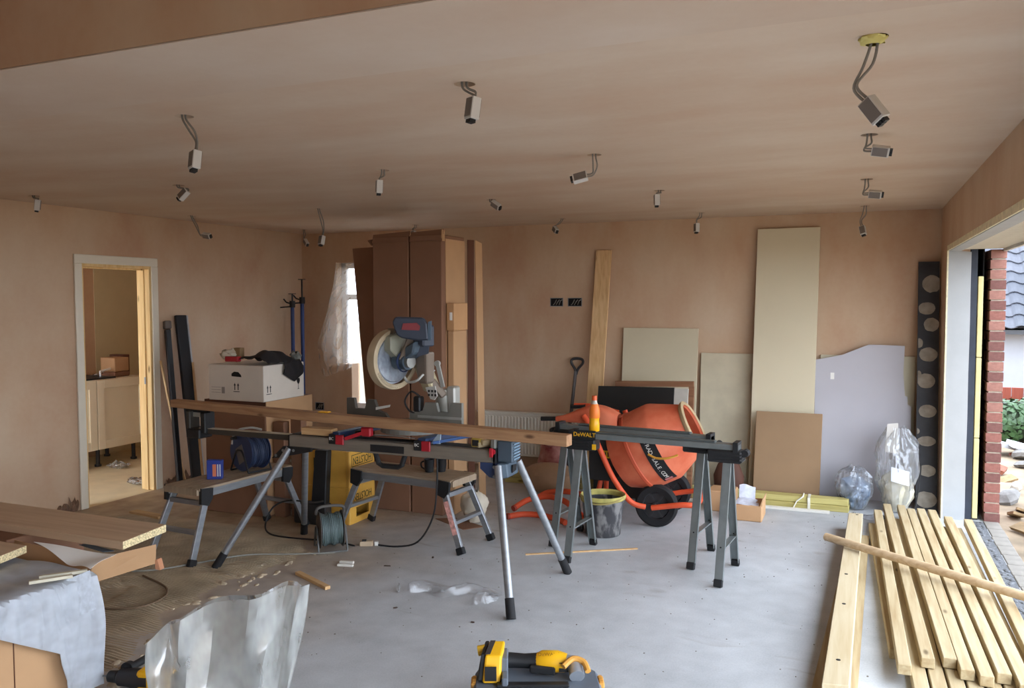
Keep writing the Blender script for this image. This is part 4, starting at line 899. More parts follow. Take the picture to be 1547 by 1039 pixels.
# ================================================================== CABLE REELS
def reel(label, c, ax, r, w, mcab, mfl, stand_m, name='cable_reel', zt=0.):
    ax = V(ax).normalized(); c = V(c); t = thing(name, label, 'cable reel', (c.x, c.y, zt))
    x = ax.orthogonal().normalized()
    side = V((-ax.y, ax.x, 0)); F = Matrix(((side.x, 0, ax.x, c.x), (side.y, 0, ax.y, c.y), (0, 1, 0, c.z), (0, 0, 0, 1)))
    for s in (-1, 1):
        part(B().lathe([(.0, -.004), (r, -.004), (r+.004, 0), (r, .004), (0, .004)], F @ Matrix.Translation((0, 0, s*w/2)), 32), 'flange', mfl, t, smooth=True)
    part(B().lathe([(r*.5, -w/2), (r*.5, w/2)], F, 24), 'drum', mfl, t, smooth=True)
    b = B(); n = int(w/.011); pts = []
    for k in range(n*14+1):
        a = 2*PI*k/14; pts.append(F @ V((math.cos(a)*r*(.86+.05*math.sin(k*.37)), math.sin(a)*r*(.86+.05*math.sin(k*.37)), -w/2+.008+(w-.016)*k/(n*14))))
    b.tube(pts, .0052, 6); part(b, 'wound_cable', mcab, t, smooth=True)
    z0 = zt+.006
    for s in (-1, 1):
        e = c+ax*s*(w/2+.018)
        part(B().tube(smooth_path([(e+side*.10).to_tuple()[:2]+(z0,), e+side*.04+V((0, 0, .0)), e+V((0, 0, .02)), e-side*.04, (e-side*.10).to_tuple()[:2]+(z0,)], 5), .0065, 8), 'stand_loop', stand_m, t, smooth=True)
    for s in (-1, 1):
        a, d = c+side*.10*s-ax*(w/2+.018), c+side*.10*s+ax*(w/2+.018)
        part(B().cyl((a.x, a.y, z0), (d.x, d.y, z0), .0065, n=8), 'base_bar', stand_m, t, smooth=True)
    return t, F
BCAB = mat('blue_cable', (46, 58, 84), .45, var=.2); GCAB = mat('green_grey_cable', (96, 112, 112), .5, var=.25)
r1, F1 = reel('blue cable reel with socket panel standing on the work platform by the doorway', (-3.90, 4.56, .603), (.23, .97, 0), .125, .15, BCAB, M_BLUE, M_BLACK, zt=.47)
part(B().prism([(-.05, -.045), (.02, -.085), (.06, .02), (-.01, .06)], .012, F1 @ Matrix.Translation((0, 0, -.082))), 'socket_panel', mat('grey_panel', (104, 98, 94), .55), r1)
part(B().cyl(F1 @ V((.05, .10, -.07)), F1 @ V((.05, .10, -.12)), .012, n=10), 'wind_knob', M_BLACK, r1)
part(B().tube(smooth_path([F1 @ V((.1, .05, -.08)), F1 @ V((.08, .14, -.06)), F1 @ V((0, .165, .0)), F1 @ V((-.06, .15, .05))]), .008, 8), 'carry_grip', mat('pale_grip', (170, 168, 160), .5), r1, smooth=True)
r2, F2 = reel('grey cable reel wound with green-grey cable standing on the concrete floor', (-3.22, 4.53, .135), (.72, .69, 0), .118, .15, GCAB, mat('grey_flange', (84, 80, 76), .6, var=.1), mat('grey_tube', (104, 104, 102), .5, .3), zt=0.)
part(B().tube(smooth_path([F2 @ V((.02, .10, -.092)), F2 @ V((.0, .145, -.08)), F2 @ V((.0, .155, .0)), F2 @ V((.0, .145, .08)), F2 @ V((.02, .10, .092))]), .010, 8), 'carry_grip', mat('grey_flange', (0, 0, 0)), r2, smooth=True)
# loose cables on the floor
solo(B().tube(smooth_path([(-3.13, 4.45, .006), (-3.35, 4.30, .014), (-3.6, 4.16, .02), (-3.75, 3.95, .02), (-3.95, 3.68, .02), (-4.3, 3.55, .02)]), .005, 6), 'floor_cable', mat('pale_cable', (140, 138, 130), .5), 'thin grey cable trailing from the grey reel across the ribbed floor', 'cable', (-3.6, 4.1, 0), smooth=True)
solo(B().tube(smooth_path([(-2.50, 4.46, .845), (-2.505, 4.63, .80), (-2.53, 4.74, .66), (-2.535, 4.745, .42), (-2.57, 4.75, .22), (-2.68, 4.75, .05), (-2.82, 4.72, .008), (-2.98, 4.70, .008)]), .006, 8), 'saw_lead', M_BLACK, 'black power lead hanging from the mitre saw down to the floor socket', 'cable', (-2.7, 4.7, 0), smooth=True)
es = thing('extension_socket', 'small dusty white extension socket on the floor at the end of the black lead', 'socket', (-3.04, 4.67, 0))
part(B().bar((-3.075, 4.655, .018), (-2.995, 4.695, .018), .045, .034).bevel(.006, 2), 'body', mat('dusty_socket', (190, 168, 140), .6, var=.12), es)
part(B().bar((-3.06, 4.66, .038), (-3.035, 4.675, .038), .03, .008), 'black_plug', M_BLACK, es)
part(B().bar((-2.985, 4.70, .016), (-2.965, 4.71, .016), .03, .024), 'plug_end', M_WHITE, es)
solo(B().tube(smooth_path([(-3.10, 4.63, .006), (-3.30, 4.66, .006), (-3.62, 4.60, .012), (-3.80, 4.62, .016), (-3.90, 4.70, .05), (-3.88, 4.76, .16), (-3.78, 4.80, .21), (-3.66, 4.86, .20)]), .006, 8), 'floor_cable', M_BLACK, 'black cable looping up between the reel and the work platform leg', 'cable', (-3.5, 4.65, 0), smooth=True)
solo(B().tube(smooth_path([(-3.98, 3.16, .02), (-3.72, 3.12, .02), (-3.52, 3.20, .02), (-3.50, 3.36, .02), (-3.62, 3.50, .02), (-3.9, 3.60, .02)]), .006, 6), 'floor_cable', mat('brown_dusty_cable', (112, 92, 72), .7), 'dusty brown cable curled in a loop on the ribbed floor', 'cable', (-3.7, 3.3, 0), smooth=True)
# blue packet beside the reel
bp = thing('blue_packet', 'small blue printed packet standing on the work platform beside the cable reel', 'packet', (-3.93, 4.24, .47))
bpm = frame((-3.925, 4.24, .4715), (.85, .5, 0), (0, 0, 1))
part(B().prism([(-.05, 0), (.05, 0), (.05, .125), (-.05, .13)], .05, bpm @ Matrix.Translation((0, 0, -.025))).bevel(.004), 'packet_body', mat('packet_blue', (44, 62, 140), .45, var=.12), bp)
part(B().prism([(-.012, .02), (.012, .02), (.012, .10), (-.012, .10)], .001, bpm @ Matrix.Translation((0, 0, .0252))), 'orange_panel', mat('packet_orange', (206, 120, 84), .5), bp)
for xx in (.022, .036): part(B().prism([(xx-.003, .02), (xx+.003, .02), (xx+.003, .10), (xx-.003, .10)], .001, bpm @ Matrix.Translation((0, 0, .0252))), 'white_stripe', M_WHITE, bp)

# ================================================================== CRATES, BIN, CARTONS ON THE LEFT
M_CRATE = mat('crate_yellow', (212, 162, 72), .5, var=.08)
M_INK = mat('crate_green_ink', (44, 56, 34), .6)
def crate(z0, label, ink_box):
    x0, x1, y0, y1, hgt, w = -3.84, -3.425, 5.06, 5.40, .272, .016
    t = thing('beer_crate', label, 'crate', ((x0+x1)/2, (y0+y1)/2, z0), group='yellow crates')
    z1 = z0+hgt
    part(B().box(x0+w, x1-w, y0+w, y1-w, z1-.014, z1), 'base', M_CRATE, t)
    for a in ((x0, x1, y0, y0+w), (x0, x1, y1-w, y1)):
        part(B().box(a[0], a[1], a[2], a[3], z0, z1).bevel(.003), 'side_wall', M_CRATE, t)
    for xa in (x0, x1-w):
        e = part(B().box(xa, xa+w, y0+w, y1-w, z0+.115, z1).box(xa, xa+w, y0+w, y1-w, z0, z0+.045).box(xa, xa+w, y0+w, y0+.085, z0+.045, z0+.115).box(xa, xa+w, y1-.085, y1-w, z0+.045, z0+.115), 'end_wall', M_CRATE, t)
        if xa > -3.6:
            text('HOLSTEN', .078, frame((x1+.0012, (y0+y1)/2, z0+.195), (0, -1, 0), (0, 0, -1)), M_INK, e, 'lettering', .72)
            if ink_box:
                for q in ((y0+.03, y1-.03, z0+.152, z0+.157), (y0+.03, y1-.03, z0+.236, z0+.241), (y0+.03, y0+.035, z0+.152, z0+.241), (y1-.035, y1-.03, z0+.152, z0+.241)):
                    part(B().box(x1, x1+.001, *q), 'printed_border', M_INK, e)
    for xa in (x0-.004, x1-.028):
        part(B().box(xa, xa+.032, y0-.004, y0+.028, z0, z1).bevel(.006), 'corner_post', M_CRATE, t)
    cx = -3.70
    for q in ((cx-.04, cx+.04, .13, .138), (cx-.04, cx+.04, .20, .208), (cx-.04, cx-.032, .13, .208), (cx+.032, cx+.04, .13, .208), (cx-.012, cx+.012, .155, .185)):
        part(B().box(q[0], q[1], y0-.001, y0, z0+q[2], z0+q[3]), 'printed_emblem', M_INK, t)
    return t
crate(0.0, 'lower of two upturned yellow plastic crates with dark lettering', False)
crate(.273, 'upper of two upturned yellow plastic crates, its lettering inside a printed border', True)
# dark bin with pale rim, black folded panel
bn_ = thing('waste_bin', 'black plastic tub with pale rim standing behind the saw stand', 'tub', (-4.0, 5.36, 0))
part(B().hexa([(-4.02, 5.22, 0), (-3.86, 5.22, 0), (-3.86, 5.48, 0), (-4.02, 5.48, 0), (-4.06, 5.19, .40), (-3.86, 5.19, .40), (-3.86, 5.5, .40), (-4.06, 5.5, .40)]).bevel(.01), 'tub_body', mat('dark_green_black', (28, 38, 36), .5, var=.2), bn_)
part(B().box(-4.07, -3.852, 5.18, 5.505, .40, .415), 'rim', mat('pale_rim', (214, 208, 188), .5), bn_)
part(B().grid(lambda u, v: V((-4.05+.18*u, 5.2+.28*v, .418+.06*abs(nz((u*3, v*3, 4), 1.5)))), 8, 8), 'paper_waste', mat('white_paper', (0, 0, 0)), bn_, solid=.002)
bf = thing('folded_box', 'black upright folded case standing in front of the yellow crates', 'case', (-3.63, 5.0, 0))
part(B().hexa([(-3.70, 4.965, .16), (-3.575, 4.965, .16), (-3.575, 5.025, .16), (-3.70, 5.025, .16), (-3.66, 4.965, .56), (-3.55, 4.965, .56), (-3.55, 5.025, .56), (-3.66, 5.025, .56)]).bevel(.006), 'upright', M_BLACK, bf)
part(B().box(-3.86, -3.57, 4.965, 5.045, .0, .16).bevel(.01), 'foot_box', mat('dark_grey_case', (48, 46, 46), .6), bf)
part(B().tube(smooth_path([(-3.585, 4.955, .19), (-3.66, 4.95, .175), (-3.76, 4.95, .175), (-3.86, 4.95, .19)]), .006, 8), 'pale_edge', mat('grey_flange', (0, 0, 0)), bf)
part(B().prism([(0, 0), (.022, .02), (0, .04)], .002, frame((-3.80, 4.963, .055), (1, 0, 0), (0, 0, 1))), 'white_mark', M_WHITE, bf)

bx = carton('brown_carton', 'big brown carton on the floor under the white box with arrows', -4.72, -4.13, 5.0, 5.58, .885, M_CARD)
part(B().box(-4.1305, -4.127, 5.005, 5.575, .01, .885), 'lit_tan_side', M_CARD2, bx)  # tan skin over the brown body, its lit side put into colour
part(B().box(-4.72, -4.128, 4.998, 5.0, .84, .885), 'lid_edge', mat('dark_cardboard', (0, 0, 0)), bx)
wbx = thing('white_carton', 'white carton printed with upward arrows on top of the big brown carton', 'box', (-4.38, 5.22, .887))
M_WC = mat('white_cardboard', (214, 204, 190), .75, var=.03)
part(B().box(-4.648, -4.118, 4.97, 5.46, .887, 1.162).bevel(.004), 'body', M_WC, wbx)
def arrows(fr, par):
    for k in (-1, 1):
        part(B().prism([(k*.016-.004, 0), (k*.016+.004, 0), (k*.016+.004, .035), (k*.016+.010, .035), (k*.016, .055), (k*.016-.010, .035), (k*.016-.004, .035)], .0008, fr), 'arrow_print', M_BLACK, par)
    part(B().prism([(-.03, -.014), (.03, -.014), (.03, -.009), (-.03, -.009)], .0008, fr), 'arrow_base', M_BLACK, par)
arrows(frame((-4.375, 4.9692, .97), (1, 0, 0), (0, 0, 1)), wbx)
arrows(frame((-4.1172, 5.03, .955), (0, 1, 0), (0, 0, 1)), wbx)
part(B().prism([(-.05, 0), (.045, -.004), (.04, .012), (.015, .034), (-.025, .036), (-.05, .02)], .001, frame((-4.37, 4.969, 1.075), (1, 0, 0), (0, 0, 1))), 'hand_hole', M_DARK, wbx)
gf = frame((-4.1172, 5.385, .985), (0, 1, 0), (0, 0, 1))
part(B().prism([(-.016, .05), (.016, .05), (.02, .03), (.012, .012), (.002, .004), (.002, -.03), (.014, -.036), (-.014, -.036), (-.002, -.03), (-.002, .004), (-.012, .012), (-.02, .03)], .0008, gf), 'glass_print', M_BLACK, wbx)
for z in (.985, .965, .945): part(B().box(-4.62, -4.53, 4.969, 4.97, z, z+.003), 'print_line', mat('faint_ink', (150, 140, 130), .7), wbx)
part(B().box(-4.52, -4.49, 4.969, 4.97, .94, .99), 'print_block', mat('faint_ink', (0, 0, 0)), wbx)
# coats and packets heaped on the white box
jk = B().grid(lambda u, v: V((-4.40+.31*u+.02*nz((u*5, v*5, 1), 1), 5.0+.36*v, 1.166+max(0, .085*math.sin(PI*min(1, .1+u*.9))*math.sin(PI*(.15+.7*v))+.05*nz((u*2.2, v*2.2, 2), 1.3)+.02*abs(nz((u*4, v*2, 2), 1.5))))), 30, 22)
solo(jk, 'black_jacket', mat('black_cloth', (34, 31, 32), .85, var=.3), 'crumpled black jacket heaped on top of the white carton', 'jacket', (-4.3, 5.2, 1.164), smooth=True, solid=.004)
sl = B().grid(lambda u, v: V((-4.106+.018*math.sin(PI*v)+.01*nz((u*4, v*3, 6), 1), 5.19+.20*u+.05*v*(u-.2), 1.185-.17*v*(1-.75*abs(u-.55)))), 12, 10)
solo(sl, 'jacket_sleeve', mat('black_cloth', (0, 0, 0)), 'black sleeve hanging down the side of the white carton', 'sleeve', (-4.1, 5.3, 1.0), smooth=True, solid=.004) if False else None
part(sl, 'hanging_sleeve', mat('black_cloth', (0, 0, 0)), bpy.data.objects['black_jacket'], smooth=True, solid=.004)
rp = thing('red_packet', 'small red packet with white wrapper lying on the black jacket', 'packet', (-4.45, 5.02, 1.19))
part(B().box(-4.50, -4.375, 4.985, 5.03, 1.185, 1.225, ).bevel(.005), 'packet', M_RED, rp)
part(blob((-4.50, 5.03, 1.195), .06, .04, .075, .4, 3, .5, 16, 8), 'wrapper', mat('pale_wrapper', (206, 196, 176), .5, var=.1), rp, smooth=True)
solo(B().box(-4.46, -4.395, 5.04, 5.09, 1.20, 1.288).bevel(.004), 'small_tin', mat('brown_card_tin', (140, 112, 78), .6), 'small square brown packet standing upright in the jacket heap', 'packet', (-4.43, 5.06, 1.20))
solo(blob((-4.16, 5.41, 1.165), .04, .035, .08, .35, 8, .4, 16, 8), 'knit_hat', mat('grey_knit', (120, 122, 116), .95, var=.3, scale=30, bump=.5), 'grey knitted hat at the edge of the white carton', 'hat', (-4.13, 5.4, 1.165), smooth=True)
# flat boards standing between the cartons and the crates
for i, (x, y, h, m, lab) in enumerate(((-4.06, 5.06, .83, M_CARD, 'narrow brown carton strip standing beside the big brown carton'), (-3.93, 5.10, .87, M_CARD, 'tall narrow carton with a pale torn lid between the big carton and the tub'))):
    cs = thing('carton_strip', lab, 'box', (x, y, 0))
    part(B().box(x-.05, x+.05, y, y+.07, 0, h-.10).bevel(.004), 'body', m, cs)
    if i: part(slab((x-.05, y-.005, h-.11), (x+.05, y-.005, h-.11), (x+.055, y+.12, h-.075), (x-.05, y+.12, h-.085), .004), 'torn_lid', mat('pale_torn_card', (226, 196, 160), .8), cs)

# ================================================================== CEMENT MIXER, BUCKET, HOSES
mx = thing('cement_mixer', 'orange cement mixer with tilted drum on black wheels', 'cement mixer', (-1.4, 6.0, 0))
ax = V((.89, 0, .456)).normalized(); dc = V((-1.375, 6.03, .585)); dy = V((0, 1, 0)); dx = ax.cross(dy) * -1
DM = Matrix(((dx.x, dy.x, ax.x, dc.x), (dx.y, dy.y, ax.y, dc.y), (dx.z, dy.z, ax.z, dc.z), (0, 0, 0, 1)))
M_DRUM = mat('drum_orange', (212, 96, 62), .62, var=.16, scale=5, bump=.05, bscale=14, c2=(222, 126, 92))
part(B().lathe([(.05, -.33), (.16, -.325), (.225, -.30), (.29, -.16), (.297, -.14), (.297, -.13), (.297, .06), (.29, .08), (.185, .295), (.19, .31), (.178, .315), (.172, .295), (.275, .08), (.28, -.14), (.2, -.28), (.0, -.30)], DM, 44, True), 'drum', M_DRUM, mx, smooth=True)
part(B().lathe([(.186, .28), (.202, .298), (.204, .315), (.186, .325), (.174, .315)], DM, 44), 'drum_rim', mat('cement_rim', (176, 154, 118), .8, var=.15), mx, smooth=True)
part(B().lathe([(.298, -.145), (.303, -.14), (.303, -.12), (.298, -.115)], DM, 44), 'drum_band', mat('band_orange', (196, 86, 56), .6, var=.12), mx, smooth=True)
part(B().bar(DM @ V((.05, -.20, .04)), DM @ V((-.05, .2, .04)), .02, .08), 'mixing_blade', mat('cement_grey', (150, 134, 110), .9), mx)
# sticker: black band with white letters running down the drum
ca = math.radians(118)
def on_drum(a, s, r): return DM @ V((r*math.cos(a), r*math.sin(a), s))
b = B().grid(lambda u, v: on_drum(math.radians(-104)+math.radians(76)*u, -.005+.10*v-.02, .2985), 14, 3)
stkr = part(b, 'sticker', M_BLACK, mx, solid=.001)
tt = 'TRAD-SALE.COM'
for i, ch in enumerate(tt):
    a = math.radians(-100)+math.radians(60)*i/(len(tt)-1)
    pos = on_drum(a, .015, .3002); tang = (on_drum(a+.01, .015, .3)-on_drum(a-.01, .015, .3)).normalized()
    text(ch, .042, frame(pos, tang, ax if True else dy), M_WHITE, stkr, 'letter')
part(B().grid(lambda u, v: on_drum(math.radians(-35)+math.radians(5)*u, -.012+.06*v, .2998), 3, 3), 'red_logo', mat('pink_logo', (196, 120, 120), .6), stkr, solid=.001)
# yoke, frame tubes, stand
part(B().tube(smooth_path([(-1.86, 5.78, .80), (-1.80, 5.76, .72), (-1.72, 5.74, .56), (-1.62, 5.74, .36), (-1.50, 5.76, .20), (-1.40, 5.80, .16)]), .02, 12), 'frame_tube', M_ORANGE, mx, smooth=True)
part(B().tube(smooth_path([(-1.70, 6.34, .78), (-1.62, 6.34, .56), (-1.50, 6.34, .30), (-1.36, 6.32, .16)]), .02, 12), 'frame_tube', M_ORANGE, mx, smooth=True)
part(B().tube(smooth_path([(-1.36, 5.83, .15), (-1.15, 5.83, .19), (-1.06, 5.86, .19), (-1.04, 5.95, .20), (-1.06, 6.25, .20), (-1.15, 6.3, .19), (-1.34, 6.30, .15)], 5), .02, 12), 'foot_loop', M_ORANGE, mx, smooth=True)
part(B().cyl((-1.34, 5.86, .155), (-1.34, 6.42, .155), .015, n=12), 'axle', M_STEEL, mx, smooth=True)
for y in (5.90, 6.40):
    wf = frame((-1.34, y, .155), (1, 0, 0), (0, 0, 1))
    wh = part(B().lathe([(.10, -.03), (.14, -.034), (.155, -.022), (.155, .022), (.14, .034), (.10, .03)], wf, 40), 'wheel', M_RUB, mx, smooth=True)
    hub = part(B().lathe([(.11, -.012), (.11, .02), (.098, .024), (.092, .006), (.03, .006), (.028, .026), (.0, .028)], wf, 40), 'wheel_hub', mat('hub_plastic', (52, 52, 54), .5), wh, smooth=True)
    for k in range(6):
        a = k*PI/3; part(B().bar(wf @ V((.025*math.cos(a), .025*math.sin(a), .012)), wf @ V((.1*math.cos(a), .1*math.sin(a), .012)), .018, .012, (0, -1, 0)), 'spoke', mat('hub_plastic', (0, 0, 0)), wh)
# motor hood: long tapering cover with a bulge over the yoke
hood = []
for k in range(13):
    f = k/12
    x = -2.10+.49*f; zt = .775+.03*f+.115*math.sin(PI*min(1, f*.95))**1.2*(f**.6); zb_ = .735 if f < .55 else .735-.06*math.sin((f-.55)/.45*PI*.9)-.05*(f-.55)
    hw = .028+.075*f if f < .85 else .09-.12*(f-.85)
    hood.append((x, 5.86, zt, zb_, hw))
def hoodf(u, v):
    k = v*12; i = min(11, int(k)); f = k-i; A, C = hood[i], hood[i+1]; p = [A[j]+(C[j]-A[j])*f for j in range(5)]
    a = 2*PI*u; c_, s_ = math.cos(a), math.sin(a); e = .6
    return V((p[0], p[1]+p[4]*math.copysign(abs(c_)**e, c_), (p[2]+p[3])/2+(p[2]-p[3])/2*math.copysign(abs(s_)**e, s_)))
hb = B().grid(hoodf, 24, 13, True)
part(hb, 'motor_hood', M_DRUM, mx, smooth=True)
part(B().cyl((-2.225, 5.86, .748), (-2.09, 5.86, .756), .017, n=14), 'handle_grip', M_BLACK, mx, smooth=True)
part(B().tube(smooth_path([(-2.12, 6.34, .80), (-1.95, 6.34, .80), (-1.75, 6.34, .76)]), .018, 10), 'handle_tube', M_ORANGE, mx, smooth=True)
part(B().cyl((-2.15, 6.34, .79), (-2.02, 6.34, .80), .02, n=14), 'handle_grip', M_BLACK, mx, smooth=True)
part(B().box(-1.86, -1.66, 5.90, 6.15, .30, .70).bevel(.012), 'motor_box', mat('motor_black', (32, 31, 32), .55, var=.2), mx)
yl = part(B().box(-1.76, -1.665, 5.893, 5.899, .475, .53), 'warning_label', mat('label_yellow', (216, 186, 40), .5), mx)
for k in range(4): part(B().box(-1.75+k*.02, -1.742+k*.02, 5.8915, 5.893, .485, .52), 'label_print', M_BLACK, yl)
part(B().tube(smooth_path([(-1.36, 5.715, .56), (-1.30, 5.70, .54), (-1.22, 5.70, .545), (-1.15, 5.715, .57)]), .008, 8), 'yellow_lead', mat('yellow_lead', (214, 156, 60), .5), mx, smooth=True)
# stand legs of the mixer
part(B().tube([(-1.80, 5.95, .02), (-1.76, 6.0, .32)], .02, 10).tube([(-1.80, 6.3, .02), (-1.76, 6.2, .32)], .02, 10), 'rear_legs', M_ORANGE, mx, smooth=True) if False else None
for y0, y1 in ((5.93, 6.0), (6.28, 6.12)):
    part(B().tube([(-1.84, y0, .0), (-1.78, y1, .34)], .019, 10), 'rear_leg', M_ORANGE, mx, smooth=True)

# bucket
bk = thing('mortar_bucket', 'black rubber bucket with cement-splashed yellowish rim beside the mixer wheel', 'bucket', (-1.645, 5.60, 0))
bz = Matrix.Translation((-1.645, 5.56, 0))
def splash():
    m, nt, b_ = _nt('splashed_bucket'); f = _noise(nt, 14, 8, (1, 1, .5)); f2 = _noise(nt, 3, 3)
    c = _mix(nt, _ramp(nt, f, [(.52, (0, 0, 0)), (.62, (1, 1, 1))]), lin((36, 36, 42)), lin((132, 130, 128)))
    nt.links.new(_mix(nt, .25, c, _ramp(nt, f2, [(.3, lin((30, 30, 36))), (.7, lin((110, 108, 108)))])), b_.inputs['Base Color']); b_.inputs['Roughness'].default_value = .7
    return m
part(B().lathe([(.0, .002), (.118, .002), (.124, .01), (.148, .25), (.143, .25), (.118, .015), (0, .012)], bz, 36), 'tub', splash(), bk, smooth=True)
part(B().lathe([(.146, .25), (.158, .258), (.162, .275), (.156, .288), (.142, .28), (.140, .25)], bz, 36), 'rim', mat('crusted_rim', (178, 168, 96), .8, var=.3, scale=12), bk, smooth=True)
part(B().tube(smooth_path([(-1.80, 5.53, .275), (-1.75, 5.42, .258), (-1.645, 5.385, .25), (-1.54, 5.42, .26), (-1.49, 5.53, .28)]), .006, 8), 'bail', mat('rusty_wire', (150, 136, 80), .6), bk, smooth=True)

# orange tubes of the dismantled stand
for i, (pts, lab) in enumerate((([(-2.42, 5.78, .055), (-2.36, 5.92, .095), (-2.22, 5.98, .12), (-2.06, 5.93, .11), (-1.93, 5.82, .07), (-1.80, 5.72, .04)], 'front bent orange tube lying on the floor behind the saw stand'),
     ([(-2.42, 5.66, .022), (-2.33, 5.76, .024), (-2.20, 5.78, .024), (-2.05, 5.72, .024), (-1.96, 5.66, .022)], 'low orange tube lying flat in front of the bent orange tubes'),
     ([(-2.38, 6.10, .05), (-2.28, 6.16, .11), (-2.10, 6.16, .13), (-1.95, 6.12, .12)], 'rear orange tube lying behind the front bent orange tube'))):
    ot = thing('orange_tube', lab, 'tube', pts[0][:2]+(0,), group='orange tubes on the floor')
    part(B().tube(smooth_path(pts), .022, 12), 'tube_body', M_ORANGE, ot, smooth=True)
    e, q = V(pts[0]), V(pts[1]); d = (q-e).normalized()
    part(B().cyl(e-d*.006, e+d*.012, .0245, n=12), 'tube_end', mat('dull_red_end', (150, 56, 40), .6), ot)
# things behind the platform: white bag, mat
solo(blob((-2.62, 5.50, .004), .09, .08, .23, .25, 6, .35, 24, 12), 'white_sack', mat('white_plastic_sack', (206, 196, 178), .5, var=.12, bump=.2, bscale=14), 'small white plastic sack on the floor behind the work platform', 'sack', (-2.62, 5.5, 0), smooth=True)
solo(B().hexa([(-2.93, 5.46, .0), (-2.60, 5.27, .0), (-2.50, 5.40, .0), (-2.80, 5.54, .0), (-2.93, 5.46, .004), (-2.60, 5.27, .004), (-2.50, 5.40, .004), (-2.80, 5.54, .004)]), 'cardboard_mat', M_CARD, 'flat cardboard piece on the floor in front of the white plastic sack', 'cardboard', (-2.7, 5.4, 0))

# ================================================================== FOREGROUND LEFT: STACKED PACKS
cs = thing('support_carton', 'brown carton with an open tan flap under the laminated chipboard', 'box', (-3.6, 2.72, 0))
part(B().box(-4.6, -3.56, 2.52, 2.93, 0, .562).bevel(.005), 'body', M_CARD, cs)
part(slab((-3.035, 2.50, .435), (-2.89, 2.74, .475), (-2.905, 2.76, .555), (-3.05, 2.56, .53), .005), 'open_flap', M_CARD2, cs)
part(slab((-3.56, 2.53, .44), (-3.035, 2.53, .435), (-3.05, 2.56, .53), (-3.56, 2.56, .555), .005), 'flap_hinge', M_CARD2, cs)
part(B().hexa([(-2.888, 2.735, .45), (-2.87, 2.745, .445), (-2.865, 2.765, .45), (-2.883, 2.755, .455), (-2.893, 2.74, .49), (-2.885, 2.745, .492), (-2.88, 2.765, .495), (-2.89, 2.76, .495)]), 'torn_corner', mat('torn_card', (178, 124, 92), .9), cs)
cbd = thing('chipboard_length', 'brown laminated chipboard length with raw speckled end on the support carton', 'chipboard', (-3.6, 2.76, .564))
part(B().hexa([(-4.6, 2.62, .564), (-2.953, 2.62, .564), (-2.994, 2.905, .564), (-4.6, 2.905, .564), (-4.6, 2.62, .599), (-2.953, 2.62, .599), (-2.994, 2.905, .599), (-4.6, 2.905, .599)]), 'laminate', wood('oak_laminate', (206, 178, 148), (188, 158, 130), 0, knots=False, fine=.6), cbd)
part(B().hexa([(-2.953, 2.6205, .5645), (-2.9515, 2.6205, .5645), (-2.9925, 2.9045, .5645), (-2.994, 2.9045, .5645), (-2.953, 2.6205, .5985), (-2.9515, 2.6205, .5985), (-2.9925, 2.9045, .5985), (-2.994, 2.9045, .5985)]), 'raw_end', mat('chipboard_core', (212, 194, 150), .85, var=.45, scale=130), cbd)
cb2 = thing('chipboard_length', 'shorter chipboard offcut lying on the white foam pack', 'chipboard', (-3.7, 2.3, .53))
part(B().hexa([(-4.5, 2.10, .532), (-3.30, 2.10, .532), (-3.40, 2.50, .532), (-4.5, 2.50, .532), (-4.5, 2.10, .565), (-3.30, 2.10, .565), (-3.40, 2.50, .565), (-4.5, 2.50, .565)]), 'laminate', wood('oak_laminate', (0, 0, 0), (0, 0, 0)), cb2)
part(B().hexa([(-3.30, 2.101, .5325), (-3.2985, 2.101, .5325), (-3.3985, 2.499, .5325), (-3.40, 2.499, .5325), (-3.30, 2.101, .5645), (-3.2985, 2.101, .5645), (-3.3985, 2.499, .5645), (-3.40, 2.499, .5645)]), 'raw_end', mat('chipboard_core', (0, 0, 0)), cb2)
fp = thing('foam_pack', 'carton wrapped in white foam sheet at the front of the stacked packs', 'package', (-3.5, 2.1, 0))
part(B().box(-4.5, -2.985, 1.75, 2.44, 0, .50).bevel(.006), 'carton', M_CARD2, fp)
part(B().box(-2.987, -2.983, 2.125, 2.129, .0, .50), 'carton_seam', mat('dark_cardboard', (0, 0, 0)), fp)
FOAM = film('foam_wrap', .95, (222, 228, 236), .05, .5)
def foam():
    def P(u, v):
        y = 1.72+.76*u
        zc = .02 if y > 2.33 else (.50-.62*(y-1.86) if y < 2.29 else .50-.62*.43+(.02-.50+.62*.43)*(y-2.29)/.04)
        zc = max(.012, zc)
        L = .70+(.507-zc); s = v*L
        if s < .70: x, z = -3.66+s, .507
        else: x, z = -2.955, .507-(s-.70)
        w = .014*nz((y*7, s*4, 0), 1.0)+.007*math.sin(y*60+s*9)*(.4 if s < .7 else 1)
        if s >= .70:
            k = s-.70; x += .012*math.sin(k*9+y*5)+abs(w)*1.6+.03*max(0, y-2.35)*4*min(1, k*4); y += .1*min(1, k*3)*max(0, (y-2.3))
        else: z += abs(w)
        return V((x, y, max(.008, z)))
    return B().grid(P, 60, 46)
part(foam(), 'foam_sheet', FOAM, fp, smooth=True, solid=.003)
part(B().grid(lambda u, v: V((-3.0+.06*u+.03*v, 2.30+.14*u, .50-.16*v+.03*u)), 4, 4), 'foam_flap', FOAM, fp, solid=.002)
for k in range(2):
    part(B().bar((-3.06+.02*k, 2.30-.06*k, .528+.0*k), (-2.955, 2.44-.07*k, .526), .02, .012), 'packing_strip', mat('cream_packing', (206, 200, 178), .7), fp)
